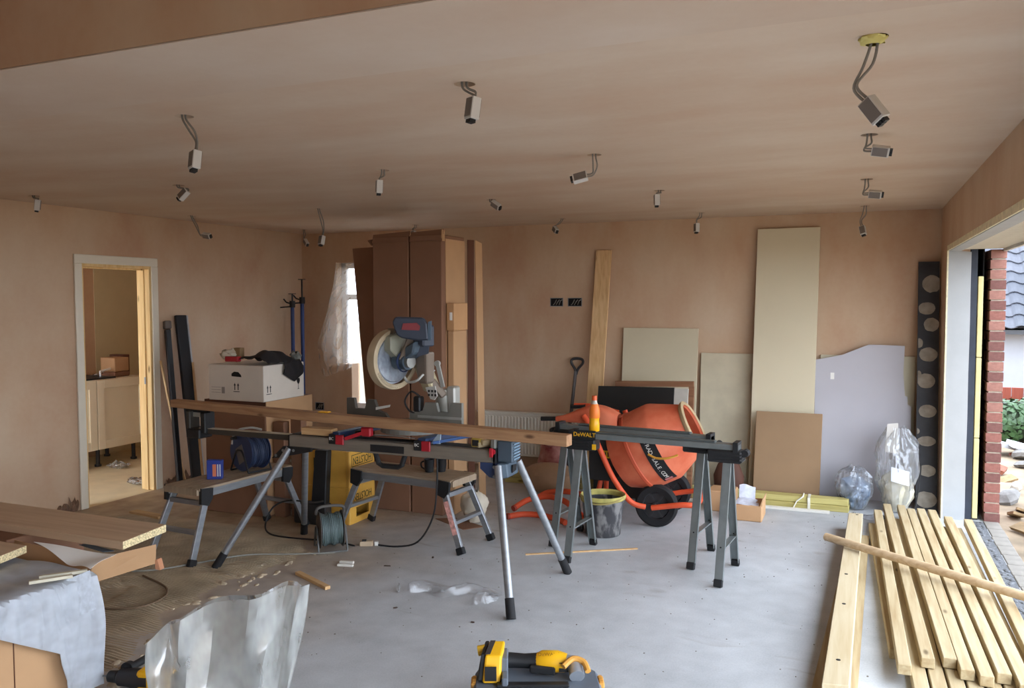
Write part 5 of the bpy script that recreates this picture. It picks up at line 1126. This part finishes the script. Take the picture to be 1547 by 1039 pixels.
def paper(u, v):
    a = V((-3.40, 2.535, .572)).lerp(V((-2.97, 2.60, .556)), u); c = V((-3.12, 2.475, .53)).lerp(V((-2.955, 2.455, .525)), u)
    p = a.lerp(c, v); p.z += .008*math.sin(u*5+v*4)-.02*math.sin(PI*u)*(1-v)*.5; return p
solo(B().grid(paper, 12, 8), 'paper_sheet', mat('white_paper', (0, 0, 0)), 'curled white paper sheet lying under the laminated chipboard edge', 'paper', (-3.1, 2.53, .52), smooth=True, solid=.001)
solo(B().hexa([(-3.20, 2.60, .563), (-3.03, 2.585, .553), (-3.0, 2.615, .553), (-3.18, 2.63, .563), (-3.20, 2.60, .5635), (-3.03, 2.585, .5565), (-3.0, 2.615, .5565), (-3.18, 2.63, .5635)]), 'blue_card', mat('dark_blue_card', (52, 68, 82), .5), 'dark blue card poking out beneath the laminated chipboard', 'card', (-3.1, 2.6, .55))

# clear plastic sleeve standing in the foreground
def sleeve(u, v):
    a = 2*PI*u; c_, s_ = math.cos(a), math.sin(a)
    k = (c_+1)/2                     # 0 = left, 1 = right
    top = .50+.20*k**.8+.03*math.sin(k*3.0)
    wid = .20+.075*v; flat = .085*(1-.75*v)+.006
    x = -1.99+.06*v+wid*math.copysign(abs(c_)**.75, c_)*(1+.04*nz((c_*2, s_*2, v*3), 1))
    y = 2.12+flat*math.copysign(abs(s_)**.8, s_)+.028*math.sin(c_*9+v*2.5)*(.3+v)+.03*nz((c_*4, v*2.5, s_), 1.2)
    p = V((0, 0, .003+top*v)); r = V((.92, .39, 0)); q = V((-.39, .92, 0))
    return V((-1.99, 2.12, 0)) + r*(x+1.99) + q*(y-2.12) + p
solo(B().grid(sleeve, 60, 26, True), 'plastic_sleeve', film('thick_polythene', .46, (226, 230, 226), .35, .16), 'standing clear polythene sleeve with glossy creases in front of the ribbed floor', 'plastic sleeve', (-1.99, 2.12, 0), smooth=True)

# power drill on the ribbed floor
dr = thing('power_drill', 'black and yellow power drill with side handle lying beside the plastic sleeve', 'drill', (-2.85, 2.5, 0))
da, dd = V((-2.925, 2.50, .055)), V((.97, .25, 0)).normalized(); dm = frame(da, V((0, 0, 1)).cross(dd), (0, 0, 1)); dm = Matrix(((-dd.y, 0, dd.x, da.x), (dd.x, 0, dd.y, da.y), (0, 1, 0, da.z), (0, 0, 0, 1)))
part(B().cyl(dm @ V((0, 0, -.04)), dm @ V((0, 0, .01)), .004, n=8), 'drill_bit', M_STEEL, dr)
part(B().lathe([(.012, 0), (.024, .01), (.026, .045), (.022, .05)], dm, 20, True, True), 'chuck', M_BLACK, dr, smooth=True)
part(B().lathe([(.022, .05), (.036, .06), (.038, .10), (.042, .12), (.042, .20)], dm, 20, True, True), 'gear_case', mat('drill_black', (38, 38, 42), .5), dr, smooth=True)
part(B().box(-.036, .036, -.04, .045, .15, .30, dm).bevel(.014, 2), 'motor_body', M_YEL, dr)
part(B().box(-.02, .02, -.045, .03, .28, .36, dm).bevel(.01, 2), 'grip', M_BLACK, dr)
part(B().cyl((-2.865, 2.54, .075), (-2.905, 2.735, .06), .016, .018, n=14), 'side_handle', M_BLACK, dr, smooth=True)
part(B().cyl((-2.866, 2.545, .075), (-2.871, 2.57, .073), .03, n=18), 'handle_collar', M_BLACK, dr, smooth=True)

# tool case with multi-tool and battery
tcz = thing('tool_case', 'black tool case with amber latches on the floor, power tool lying on its lid', 'tool case', (-1.13, 2.92, 0))
ex, ey = V((.92, .392, 0)).normalized(), V((-.392, .92, 0)).normalized(); to = V((-1.185, 3.065, 0))
TM = Matrix(((ex.x, ey.x, 0, to.x), (ex.y, ey.y, 0, to.y), (0, 0, 1, 0), (0, 0, 0, 1)))
lid = [(-.235, 0), (.205, 0), (.245, -.05), (.255, -.35), (-.255, -.35), (-.25, -.05)]
part(B().prism(lid, .085, TM @ Matrix.Translation((0, 0, .0))).bevel(.006), 'case_base', mat('case_black', (36, 37, 40), .55, var=.12), tcz)
part(B().prism([(x*.985, y*.985-.002) for x, y in lid], .08, TM @ Matrix.Translation((0, 0, .088))).bevel(.01), 'lid', mat('case_grey', (98, 106, 116), .55, var=.1), tcz)
part(B().box(.10, .2, -.04, -.02, .168, .185, TM).bevel(.003), 'lid_ridge', mat('case_grey', (0, 0, 0)), tcz)
part(B().box(.17, .2, -.05, -.012, .168, .20, TM).bevel(.003), 'lid_lug', M_BLACK, tcz)
for x, y in ((.11, -.035), (.145, -.035)): part(B().cyl(TM @ V((x, y, .168)), TM @ V((x, y, .1695)), .008, n=12), 'lid_hole', M_DARK, tcz)
for sx in (-1, 1):
    lt = part(B().box(sx*.248-.012, sx*.248+.012, -.155, -.085, .05, .165, TM).bevel(.004), 'latch', mat('amber_latch', (206, 150, 70), .5), tcz)
    for k in range(3): part(B().box(sx*.248-.006, sx*.248+.006, -.145+.022*k, -.133+.022*k, .165, .168, TM), 'latch_ridge', mat('amber_latch', (0, 0, 0)), lt)
part(B().box(-.16, .12, -.20, -.165, .168, .18, TM).bevel(.004), 'carry_handle', M_BLACK, tcz)
mt_ = thing('multi_tool', 'yellow and black cordless power tool lying on the tool case lid', 'power tool', (-1.15, 2.98, .17))
tl = lambda a, b_, c: TM @ V((a, b_, c))
part(B().tube([tl(-.115, -.05, .213), tl(-.05, -.052, .21), tl(.0, -.058, .212)], [.030, .028, .031], 16), 'grip', M_BLACK, mt_, smooth=True)
part(B().tube([tl(.0, -.058, .212), tl(.02, -.062, .214), tl(.08, -.072, .216), tl(.115, -.078, .212)], [.030, .041, .042, .036], 18), 'motor_body', M_YEL, mt_, smooth=True)
part(B().bar(tl(-.03, -.10, .20), tl(.07, -.115, .195), .02, .03).bevel(.006), 'switch_paddle', M_BLACK, mt_)
part(B().tube([tl(.115, -.078, .212), tl(.145, -.082, .21), tl(.165, -.085, .205)], [.034, .032, .022], 16), 'gear_head', mat('silver_head', (164, 170, 178), .4, .5), mt_, smooth=True)
part(B().cyl(tl(.15, -.095, .215), tl(.153, -.15, .19), .028, .03, n=18), 'blade_clamp', mat('silver_head', (0, 0, 0)), mt_, smooth=True)
part(B().tube(smooth_path([tl(.10, -.14, .225), tl(.14, -.11, .243), tl(.18, -.12, .235), tl(.195, -.16, .215)]), .012, 8), 'guard_lever', mat('amber_latch', (0, 0, 0)), mt_, smooth=True)
part(B().box(.085, .12, -.112, -.107, .19, .228, TM), 'rating_plate', M_BLACK, mt_)
text('DeWALT', .021, frame(tl(.045, -.0885, .2515), ex, ey*.866+V((0, 0, .5))), mat('dark_amber', (150, 104, 20), .5), mt_, 'lettering')
bat = part(B().hexa([tl(-.215, -.17, .172), tl(-.145, -.17, .172), tl(-.145, -.06, .172), tl(-.215, -.06, .172), tl(-.205, -.14, .27), tl(-.14, -.14, .27), tl(-.125, -.03, .285), tl(-.19, -.03, .285)]).bevel(.008, 2), 'battery', M_YEL, mt_)
part(B().hexa([tl(-.235, -.15, .172), tl(-.213, -.15, .172), tl(-.213, -.05, .172), tl(-.235, -.05, .172), tl(-.22, -.12, .27), tl(-.203, -.12, .27), tl(-.188, -.03, .285), tl(-.205, -.03, .285)]).bevel(.004), 'battery_side', M_BLACK, bat)
part(B().box(-.205, -.16, -.176, -.170, .185, .24, TM), 'battery_face', M_BLACK, bat)
part(B().hexa([tl(-.205, -.135, .273), tl(-.185, -.135, .273), tl(-.165, -.04, .287), tl(-.185, -.04, .287), tl(-.205, -.135, .275), tl(-.185, -.135, .275), tl(-.165, -.04, .289), tl(-.185, -.04, .289)]), 'battery_label', mat('label_dark', (60, 56, 56), .5), bat)
part(B().cyl(tl(-.235, -.06, .255), tl(-.205, -.06, .26), .02, n=14), 'battery_catch', mat('ochre', (196, 152, 40), .5), bat)
part(B().box(-.145, -.115, -.13, -.03, .172, .255, TM).bevel(.005), 'battery_mount', mat('case_grey', (0, 0, 0)), mt_)
part(B().box(-.14, -.115, -.20, -.13, .172, .205, TM).bevel(.005), 'mount_foot', mat('case_grey', (0, 0, 0)), mt_)

# ================================================================== TIMBERS ON THE FLOOR AT THE RIGHT
post = thing('timber_post', 'thick square timber post with drilled holes lying on the concrete floor', 'post', (-.03, 4.9, .022))
pp = [V((-.112, 3.45, 0)), V((-.010, 3.47, 0)), V((.049, 6.36, 0)), V((-.045, 6.35, 0))]
part(B().hexa([p+V((0, 0, .022)) for p in pp]+[p+V((0, 0, .12)) for p in pp]).bevel(.003), 'post_body', wood('fresh_pine_y', (200, 186, 156), (184, 164, 128), 1, knots=False), post)
for f, u in ((.085, .5), (.33, .45), (.5, .38), (.985, .6)):
    c = pp[0].lerp(pp[3], f).lerp(pp[1].lerp(pp[2], f), u)
    part(B().cyl(c+V((0, 0, .115)), c+V((0, 0, .1212)), .0095, n=14), 'drilled_hole', M_DARK, post)
solo(B().hexa([(-.172, 3.30, 0), (-.112, 3.30, 0), (-.02, 5.2, 0), (-.08, 5.2, 0), (-.172, 3.30, .02), (-.112, 3.30, .02), (-.02, 5.2, .02), (-.08, 5.2, .02)]), 'thin_batten', M_PINE_Y, 'thin batten sticking out from under the drilled timber post', 'batten', (-.1, 4.2, 0))
solo(B().hexa([(-.03, 3.6, 0), (.02, 3.6, 0), (.09, 6.15, 0), (.04, 6.15, 0), (-.03, 3.6, .02), (.02, 3.6, .02), (.09, 6.15, .02), (.04, 6.15, .02)]), 'thin_batten', M_PINE_Y, 'thin batten lying along the right side of the drilled timber post', 'batten', (.03, 4.9, 0))
def length(a, c, z0, w, h, label, grp, roll=0.):
    a, c = V((a[0], a[1], 0)), V((c[0], c[1], 0)); d = (c-a).normalized(); s = V((d.y, -d.x, 0))*w/2
    q = [a-s, a+s, c+s, c-s]
    if roll:
        mid = (a+c)/2; m = Matrix.Translation(mid+V((0, 0, z0+h/2+.010))) @ Matrix.Rotation(roll, 4, d) @ Matrix.Translation(-(mid+V((0, 0, z0+h/2))))
        b = B().hexa([m @ (p+V((0, 0, z0))) for p in q]+[m @ (p+V((0, 0, z0+h))) for p in q])
    else: b = B().hexa([p+V((0, 0, z0)) for p in q]+[p+V((0, 0, z0+h)) for p in q])
    return solo(b.bevel(.003), 'timber_length', M_PINE_Y if not grp.endswith('layer') else M_PINE_Y, label, 'timber', ((a.x+c.x)/2, (a.y+c.y)/2, z0), grp)
tops = [((.205, 3.82), (.152, 6.62)), ((.302, 3.93), (.219, 6.84)), ((.390, 3.965), (.316, 6.84)), ((.447, 3.865), (.378, 6.75)), ((.514, 3.83), (.447, 6.78)), ((.584, 3.885), (.520, 6.77)), ((.652, 3.80), (.612, 6.60)), ((.735, 3.72), (.735, 6.57))]
names = ['outermost sawn timber of the floor stack, next to the drilled post', 'second sawn timber of the upper layer counted from the drilled post', 'third sawn timber of the upper layer counted from the drilled post', 'fourth sawn timber of the upper layer counted from the drilled post', 'sawn timber tilted on edge in the upper layer of the floor stack', 'sixth sawn timber of the upper layer counted from the drilled post', 'seventh sawn timber of the upper layer counted from the drilled post', 'last sawn timber of the floor stack, lying along the opening threshold']
for i, ((a, c), nm) in enumerate(zip(tops, names)):
    length(a, c, .051, .0535, .047, nm, 'sawn timbers on the floor', .0)
bots = [((.268, 3.66), (.205, 6.55)), ((.338, 3.64), (.28, 6.6)), ((.408, 3.66), (.35, 6.6)), ((.478, 3.66), (.42, 6.55)), ((.548, 3.63), (.49, 6.6)), ((.618, 3.65), (.56, 6.5)), ((.69, 3.6), (.66, 6.5)), ((.186, 4.1), (.118, 6.4))]
for i, (a, c) in enumerate(bots):
    length(a, c, .0, .060, .048, 'sawn timber in the bottom layer of the floor stack, partly covered by the upper layer', 'bottom layer of sawn timbers')
pole = B().cyl((-.17, 5.53, .1505), (1.35, 4.36, .1505), .0245, n=20)
pl_ = thing('wooden_pole', 'long round wooden pole lying across the sawn timbers and the drilled post', 'pole', (.5, 4.9, .126))
part(pole, 'shaft', wood('worn_pole', (206, 182, 148), (178, 148, 112), 0, knots=False), pl_, smooth=True)
part(B().cyl((-.1706, 5.5305, .1505), (-.1715, 5.5312, .1505), .018, n=16), 'dark_end', mat('end_grain_dark', (70, 56, 46), .9), pl_)

# ================================================================== LITTER ON THE FLOOR
def scrap(u, v):
    c = smooth_path([(-2.32, 4.0, 0), (-2.22, 4.10, 0), (-2.13, 4.03, 0), (-1.98, 4.13, 0), (-1.86, 4.16, 0), (-1.85, 4.03, 0), (-1.92, 3.99, 0)], 6)
    k = u*(len(c)-1); i = min(len(c)-2, int(k)); p = c[i].lerp(c[i+1], k-i); t = (c[i+1]-c[i]).normalized(); n = V((-t.y, t.x, 0))
    w = .075*(.5+.5*abs(math.sin(u*7)))+.01
    return p+n*(v-.5)*w+V((0, 0, .004+.055*max(0, math.sin(PI*v))*(.5+.5*math.sin(u*15+1))+.02*abs(nz((u*14, v*5, 2), 1))))
solo(B().grid(scrap, 70, 12), 'film_scrap', film('crinkled_film', .16, (226, 230, 234), .15, .25, .5), 'crumpled strip of clear plastic film on the concrete floor under the saw stand', 'plastic film', (-2.1, 4.05, 0), smooth=True)
solo(B().hexa([(-2.40, 3.995, .003), (-2.375, 3.975, .003), (-2.37, 3.985, .003), (-2.39, 4.01, .003), (-2.385, 4.0, .05), (-2.37, 3.985, .045), (-2.367, 3.988, .045), (-2.382, 4.004, .05)]), 'film_scrap', film('crinkled_film2', .35, (226, 230, 234), .6, .15), 'tiny separate snippet of clear film beside the crumpled plastic strip', 'plastic film', (-2.38, 3.99, 0))
solo(B().bar((-3.10, 4.02, .010), (-2.775, 3.87, .010), .034, .02).bevel(.002), 'wood_offcut', M_PINE_X, 'short thin wooden offcut lying on the floor in front of the saw stand', 'offcut', (-2.93, 3.95, 0))
for i, (a, c) in enumerate((((-2.99, 4.30), (-2.90, 4.32)), ((-2.97, 4.245), (-2.87, 4.27)))):
    solo(B().bar((a[0], a[1], .008), (c[0], c[1], .008), .022, .014).bevel(.002), 'white_clip', M_WHITE, ['small white plastic clip on the floor, nearer the grey cable reel', 'small white plastic clip on the floor, nearer the thin wooden offcut'][i], 'clip', (a[0], a[1], 0))
solo(B().bar((-1.97, 4.90, .004), (-1.33, 5.30, .004), .014, .008), 'wooden_strip', M_PINE_X, 'long thin wooden strip on the floor between the sawhorse legs', 'strip', (-1.6, 5.1, 0))
solo(B().bar((-5.20, 4.72, .010), (-4.86, 4.68, .010), .07, .02).bevel(.002), 'wood_offcut', wood('dusty_pine_x', (196, 164, 120), (170, 136, 94), 0, knots=False), 'flat wooden offcut on the dusty floor near the doorway', 'offcut', (-5.0, 4.7, 0))
for i, (x, y, r, a) in enumerate(((-2.68, 4.36, .022, .3), (-2.27, 3.77, .012, 1.0), (-1.80, 3.75, .01, .2), (-2.5, 4.62, .016, 2.0))):
    solo(B().prism([(-r, -.004), (0, -.007), (r, -.003), (r*.7, .005), (-r*.8, .006)], .004, Matrix.Translation((x, y, .0005)) @ rotz(a)), 'bark_chip', mat('dark_chip', (70, 56, 48), .9), 'tiny dark chip of debris on the concrete floor', 'debris', (x, y, 0), group='dark chips on the floor')
random.seed(21)
b = B()
for i in range(260):
    x = random.uniform(-3.2, .5); y = random.uniform(3.1, 6.8); r = random.uniform(.0015, .005)
    b.lathe([(r, .0), (r*.8, r*.6)], Matrix.Translation((x, y, .0)), 5, False, True)
part(b, 'grit', mat('grit_grey', (120, 112, 104), .9), o_floor, label='fine grit and crumbs scattered over the concrete floor', kind='stuff')

# ================================================================== UTILITY ROOM FURNITURE
M_CAB = mat('cream_cabinet', (232, 222, 196), .45, var=.02)
def base_unit(y0, y1, label):
    t = thing('base_cabinet', label, 'cabinet', (-7.2, (y0+y1)/2, 0))
    part(B().box(-7.48, -6.925, y0, y1, .18, .875), 'carcass', M_CAB, t)
    d = part(B().box(-6.922, -6.905, y0+.003, y1-.003, .185, .872).bevel(.002), 'door', M_CAB, t)
    f = .085
    for a in ((y0+.003, y0+f, .185, .872), (y1-f, y1-.003, .185, .872), (y0+f, y1-f, .185, .185+f), (y0+f, y1-f, .872-f, .872)):
        part(B().box(-6.905, -6.887, *a).bevel(.003), 'door_frame', M_CAB, d)
    for y in (y0+.08, y1-.08):
        for x in (-7.0, -7.38):
            lg = part(B().cyl((x, y, .02), (x, y, .18), .02, n=12), 'leg', M_BLACK, t, smooth=True)
            part(B().cyl((x, y, 0), (x, y, .02), .032, n=14), 'foot', M_BLACK, lg, smooth=True)
    return t
base_unit(5.86, 6.46, 'cream shaker base cabinet with full door beneath the small cartons')
base_unit(5.24, 5.855, 'cream shaker base cabinet beneath the tap fitting, partly behind the door frame')
solo(B().box(-7.498, -7.494, 6.37, 7.49, .0, 2.3), 'end_board', mat('olive_cream_board', (190, 174, 136), .6, var=.03), 'tall olive-cream board fixed upright at the end of the cabinets in the next room', 'board', (-7.49, 6.9, 0))
solo(B().box(-7.47, -6.93, 5.26, 6.12, .877, .892), 'sink_board', mat('dark_worktop', (48, 48, 50), .5), 'thin dark board lying on top of the cream cabinets', 'board', (-7.2, 5.7, .877))
tp = thing('tap_fitting', 'white and chrome tap fitting lying on the cabinets in the next room', 'tap', (-7.08, 6.06, .893))
part(B().cyl((-7.1, 6.0, .905), (-7.08, 6.10, .93), .011, n=12), 'spout', mat('chrome', (200, 200, 200), .2, .8), tp, smooth=True)
part(B().cyl((-7.05, 6.04, .893), (-7.05, 6.04, .945), .014, n=12), 'valve_body', mat('chrome', (0, 0, 0)), tp, smooth=True)
part(B().bar((-7.05, 6.03, .94), (-7.04, 6.16, .965), .02, .018).bevel(.004), 'lever', M_WHITE, tp)
for i, (y0, y1, z0, z1, x0, lab) in enumerate(((6.17, 6.36, .877, .925, -7.2, 'flat brown carton on the cream cabinet, under the tilted carton'), (6.19, 6.37, .926, 1.07, -7.22, 'tilted brown carton on top of the flat carton on the cream cabinet'), (6.37, 6.455, .877, 1.09, -7.3, 'dark brown bagged carton at the end of the cream cabinet'))):
    carton('parcel_carton', lab, x0, x0+.2, y0, y1, z1, [M_CARD, M_CARD2, mat('dark_cardboard', (0, 0, 0))][i], z0=z0+.0005)
for i, (x, y) in enumerate(((-5.98, 5.5), (-6.74, 5.95))):
    solo(blob((x, y, .002), .10, .06, .05, .5, 3+i, .3, 20, 8), 'film_scrap', film('crinkled_film3', .4, (226, 226, 220), .6, .15) if i == 0 else MATS['crinkled_film3'], ['crumpled clear film on the floor just inside the doorway', 'crumpled film under the cream cabinets in the next room'][i], 'plastic film', (x, y, 0), smooth=True)

# ================================================================== OUTSIDE
M_EARTH = mat('sandy_rubble_ground', (128, 112, 92), .95, var=.3, scale=3, bump=.5, bscale=10)
struct(B().box(.98, 40, -30, 60, -.14, -.04), 'ground', M_EARTH)
struct(B().box(-30, .98, 7.66, 60, -.14, -.04), 'ground', M_EARTH)
struct(B().box(-30, .98, -30, RY0-.2, -.14, -.04), 'ground', M_EARTH)
struct(B().box(-30, UX-.1, RY0-.2, 7.66, -.14, -.04), 'ground', M_EARTH)
th = struct(B().box(.86, .98, RY0, OY, -.12, -.005), 'trim_1', mat('threshold_mortar', (104, 104, 104), .9, var=.25, scale=20, bump=.4))
part(B().box(.765, .872, 3.0, OY-.02, .0005, .003), 'gravel_bed', mat('gravel_bed', (92, 94, 98), .95, var=.3, scale=60, bump=.4), th)
me_t = B().box(-.05, .05, -.105, .105, -.03, .012).bevel(.004).mesh('paver', mat('pale_paver', (124, 119, 112), .85, var=.12, scale=12, bump=.15))
for k in range(38):
    o = bpy.data.objects.new('paver', me_t); COL.objects.link(o); o.parent = th; o.location = (.925+.004*math.sin(k*2.1), 6.83-.218*k, -.004)
random.seed(5)
b = B()
for k in range(160):
    x, y, r = random.uniform(.80, .86), random.uniform(3.5, 6.9), random.uniform(.006, .02)
    b.lathe([(r, -.002), (r*.9, r*.5), (r*.3, r*.8)], Matrix.Translation((x, y, 0)) @ Matrix.Diagonal((1, 1.4, .8, 1)) @ rotz(random.random()*6), 6, False, True)
solo(b, 'threshold_gravel', mat('gravel_grey', (96, 98, 102), .9, var=.3, scale=20), 'loose grey gravel along the threshold of the opening', 'gravel', kind='stuff')
M_RUB_ = [mat('rubble_%s' % n, c, .9, var=.2, scale=15, bump=.2) for n, c in (('pale', (140, 134, 124)), ('grey', (112, 110, 108)), ('brick', (124, 76, 60)), ('wood', (136, 114, 84)))]
lbl = ['pale concrete lump in the rubble outside the opening', 'grey stone lump in the rubble outside the opening', 'broken red brick piece in the rubble outside the opening', 'splintered board end in the rubble outside the opening']
rme = []
for k in range(4):
    for v in range(2):
        bb = B()
        if k in (2, 3): bb.box(-.11, .11, -.05, .05, 0, .06 if k == 2 else .025)
        else: bb.lathe([(.08, 0), (.11, .04), (.07, .09), (.03, .10)], Matrix.Diagonal((1.2, .8, .7+.3*v, 1)), 7, True, True)
        for vv in bb.bm.verts: vv.co += V((nz(vv.co, 9, k+v), nz(vv.co, 9, k+v+3), abs(nz(vv.co, 9, 7))*.3))*.03
        rme.append((k, bb.mesh('rubble_piece', M_RUB_[k])))
placed = []
for i in range(900):
    if len(placed) >= 75: break
    y = random.uniform(6.5, 10.4); x = random.uniform(1.12, 1.35+(y-5)*.32); k, me = random.choice(rme)
    if any((x-a)**2+(y-c)**2 < .23**2 for a, c in placed): continue
    placed.append((x, y))
    o = bpy.data.objects.new('rubble_piece', me); COL.objects.link(o); sc_ = random.uniform(.6, .95)
    o.location = (x, y, -.045+random.uniform(0, .05)); o.rotation_euler = (random.uniform(-.35, .35), random.uniform(-.35, .35), random.random()*6); o.scale = (sc_, sc_, sc_)
    tag(o, lbl[k], ['rubble', 'rubble', 'brick', 'board'][k], 'rubble outside the opening')
for i, (x, y, a) in enumerate(((1.52, 10.35, .3), (1.72, 10.2, .1))):
    solo(B().box(-.22, .22, -.14, .14, 0, .05, Matrix.Translation((x, y, .03)) @ rotz(a) @ Matrix.Rotation(.25, 4, 'Y')), 'paving_slab', mat('slab_grey', (176, 180, 186), .8, var=.1), ['grey paving slab lying tilted on the rubble below the ivy hedge', 'second grey slab lying beside the tilted slab below the ivy hedge'][i], 'slab', (x, y, 0))
# ivy hedge
hd = thing('ivy_hedge', 'low ivy hedge with glossy dark green leaves outside the opening', 'hedge', (2.6, 11.2, -.04))
part(B().grid(lambda u, v: V((1.3+4.5*u, 11.25+.22*math.sin(2*PI*v), .2+.24*math.cos(2*PI*v)+.04*nz((u*14, v*3, 1), 1))), 40, 12), 'stems', mat('ivy_core', (44, 56, 36), .9), hd)
b = B(); random.seed(9)
for i in range(3600):
    a = random.uniform(0, 2*PI); x = random.uniform(1.28, 5.8); n = V((random.uniform(-.4, .4), math.sin(a), math.cos(a))).normalized(); p = V((x, 11.25, .2))+V((0, n.y*.27, n.z*.27))+V((0, 0, random.uniform(-.03, .03)))
    s = random.uniform(.03, .055); t = n.orthogonal().normalized(); t = Matrix.Rotation(random.random()*6.28, 3, n) @ t; q = n.cross(t)
    vs_ = [b.bm.verts.new(p+t*s*k1+q*s*k2+n*s*k3) for k1, k2, k3 in ((-1, 0, .0), (-.2, .7, .15), (.4, .45, .2), (1.1, 0, 0), (.4, -.45, .2), (-.2, -.7, .15))]
    b.bm.faces.new(vs_)
part(b, 'leaves', mat('ivy_leaf', (50, 76, 44), .4, var=.35, scale=9), hd, kind='stuff')
# red fence boards behind the hedge
fn = thing('board_fence', 'low red-brown board fence behind the ivy hedge', 'fence', (3.0, 11.8, -.04))
me_f = B().box(-.062, .062, -.012, .012, -.04, .56).bevel(.003).mesh('fence_board', wood('red_fence_paint', (130, 64, 48), (108, 50, 38), 2, knots=False))
for k in range(34):
    o = bpy.data.objects.new('fence_board', me_f); COL.objects.link(o); o.parent = fn; o.location = (1.3-3.0+.13*k, 0, .04)
part(B().box(1.2, 5.8, 11.815, 11.85, .36, .44), 'fence_rail', MATS['red_fence_paint'], fn)
# neighbouring house
hs_ = thing('neighbour_house', 'white rendered house with grey pantiled roof beyond the ivy hedge', 'house', (5.0, 15.0, -.04))
part(B().box(1.2, 11.0, 15.35, 20.0, -.1, 1.25), 'wall', mat('white_render', (146, 148, 154), .8, var=.03), hs_)
part(B().box(1.15, 11.05, 15.02, 15.10, 1.10, 1.2), 'gutter', mat('dark_gutter', (60, 62, 66), .5), hs_)
part(B().box(1.15, 11.05, 15.08, 15.36, 1.13, 1.16), 'soffit', M_WHITE, hs_)
rf = part(B().hexa([(1.1, 15.02, 1.17), (11.1, 15.02, 1.17), (11.1, 19.5, 4.5), (1.1, 19.5, 4.5), (1.1, 15.02, 1.21), (11.1, 15.02, 1.21), (11.1, 19.5, 4.54), (1.1, 19.5, 4.54)]), 'roof', mat('roof_deck', (70, 70, 74), .8), hs_)
sl_ = math.atan2(3.33, 4.48)
def tile():
    b = B()
    def f(u, v): return V((-.155+.31*u, -.20+.40*v, .035*math.sin(2*PI*u)*.8+.045-.035*v))
    b.grid(f, 9, 2); return b
me_tl = [tile().mesh('roof_tile', mat('pantile_%s' % n, c, .75, var=.12, scale=12), False, .014) for n, c in (('grey', (80, 82, 90)), ('slate', (70, 73, 81)))]
for m_ in me_tl:
    for p in m_.polygons: p.use_smooth = False
for r in range(11):
    for c in range(24):
        o = bpy.data.objects.new('roof_tile', random.choice(me_tl)); COL.objects.link(o); o.parent = rf
        d = .14+r*.30; o.location = (1.25+c*.29-5.0, 15.02+d*math.cos(sl_)-15.0, 1.225+d*math.sin(sl_)+.04); o.rotation_euler = (sl_, 0, 0)
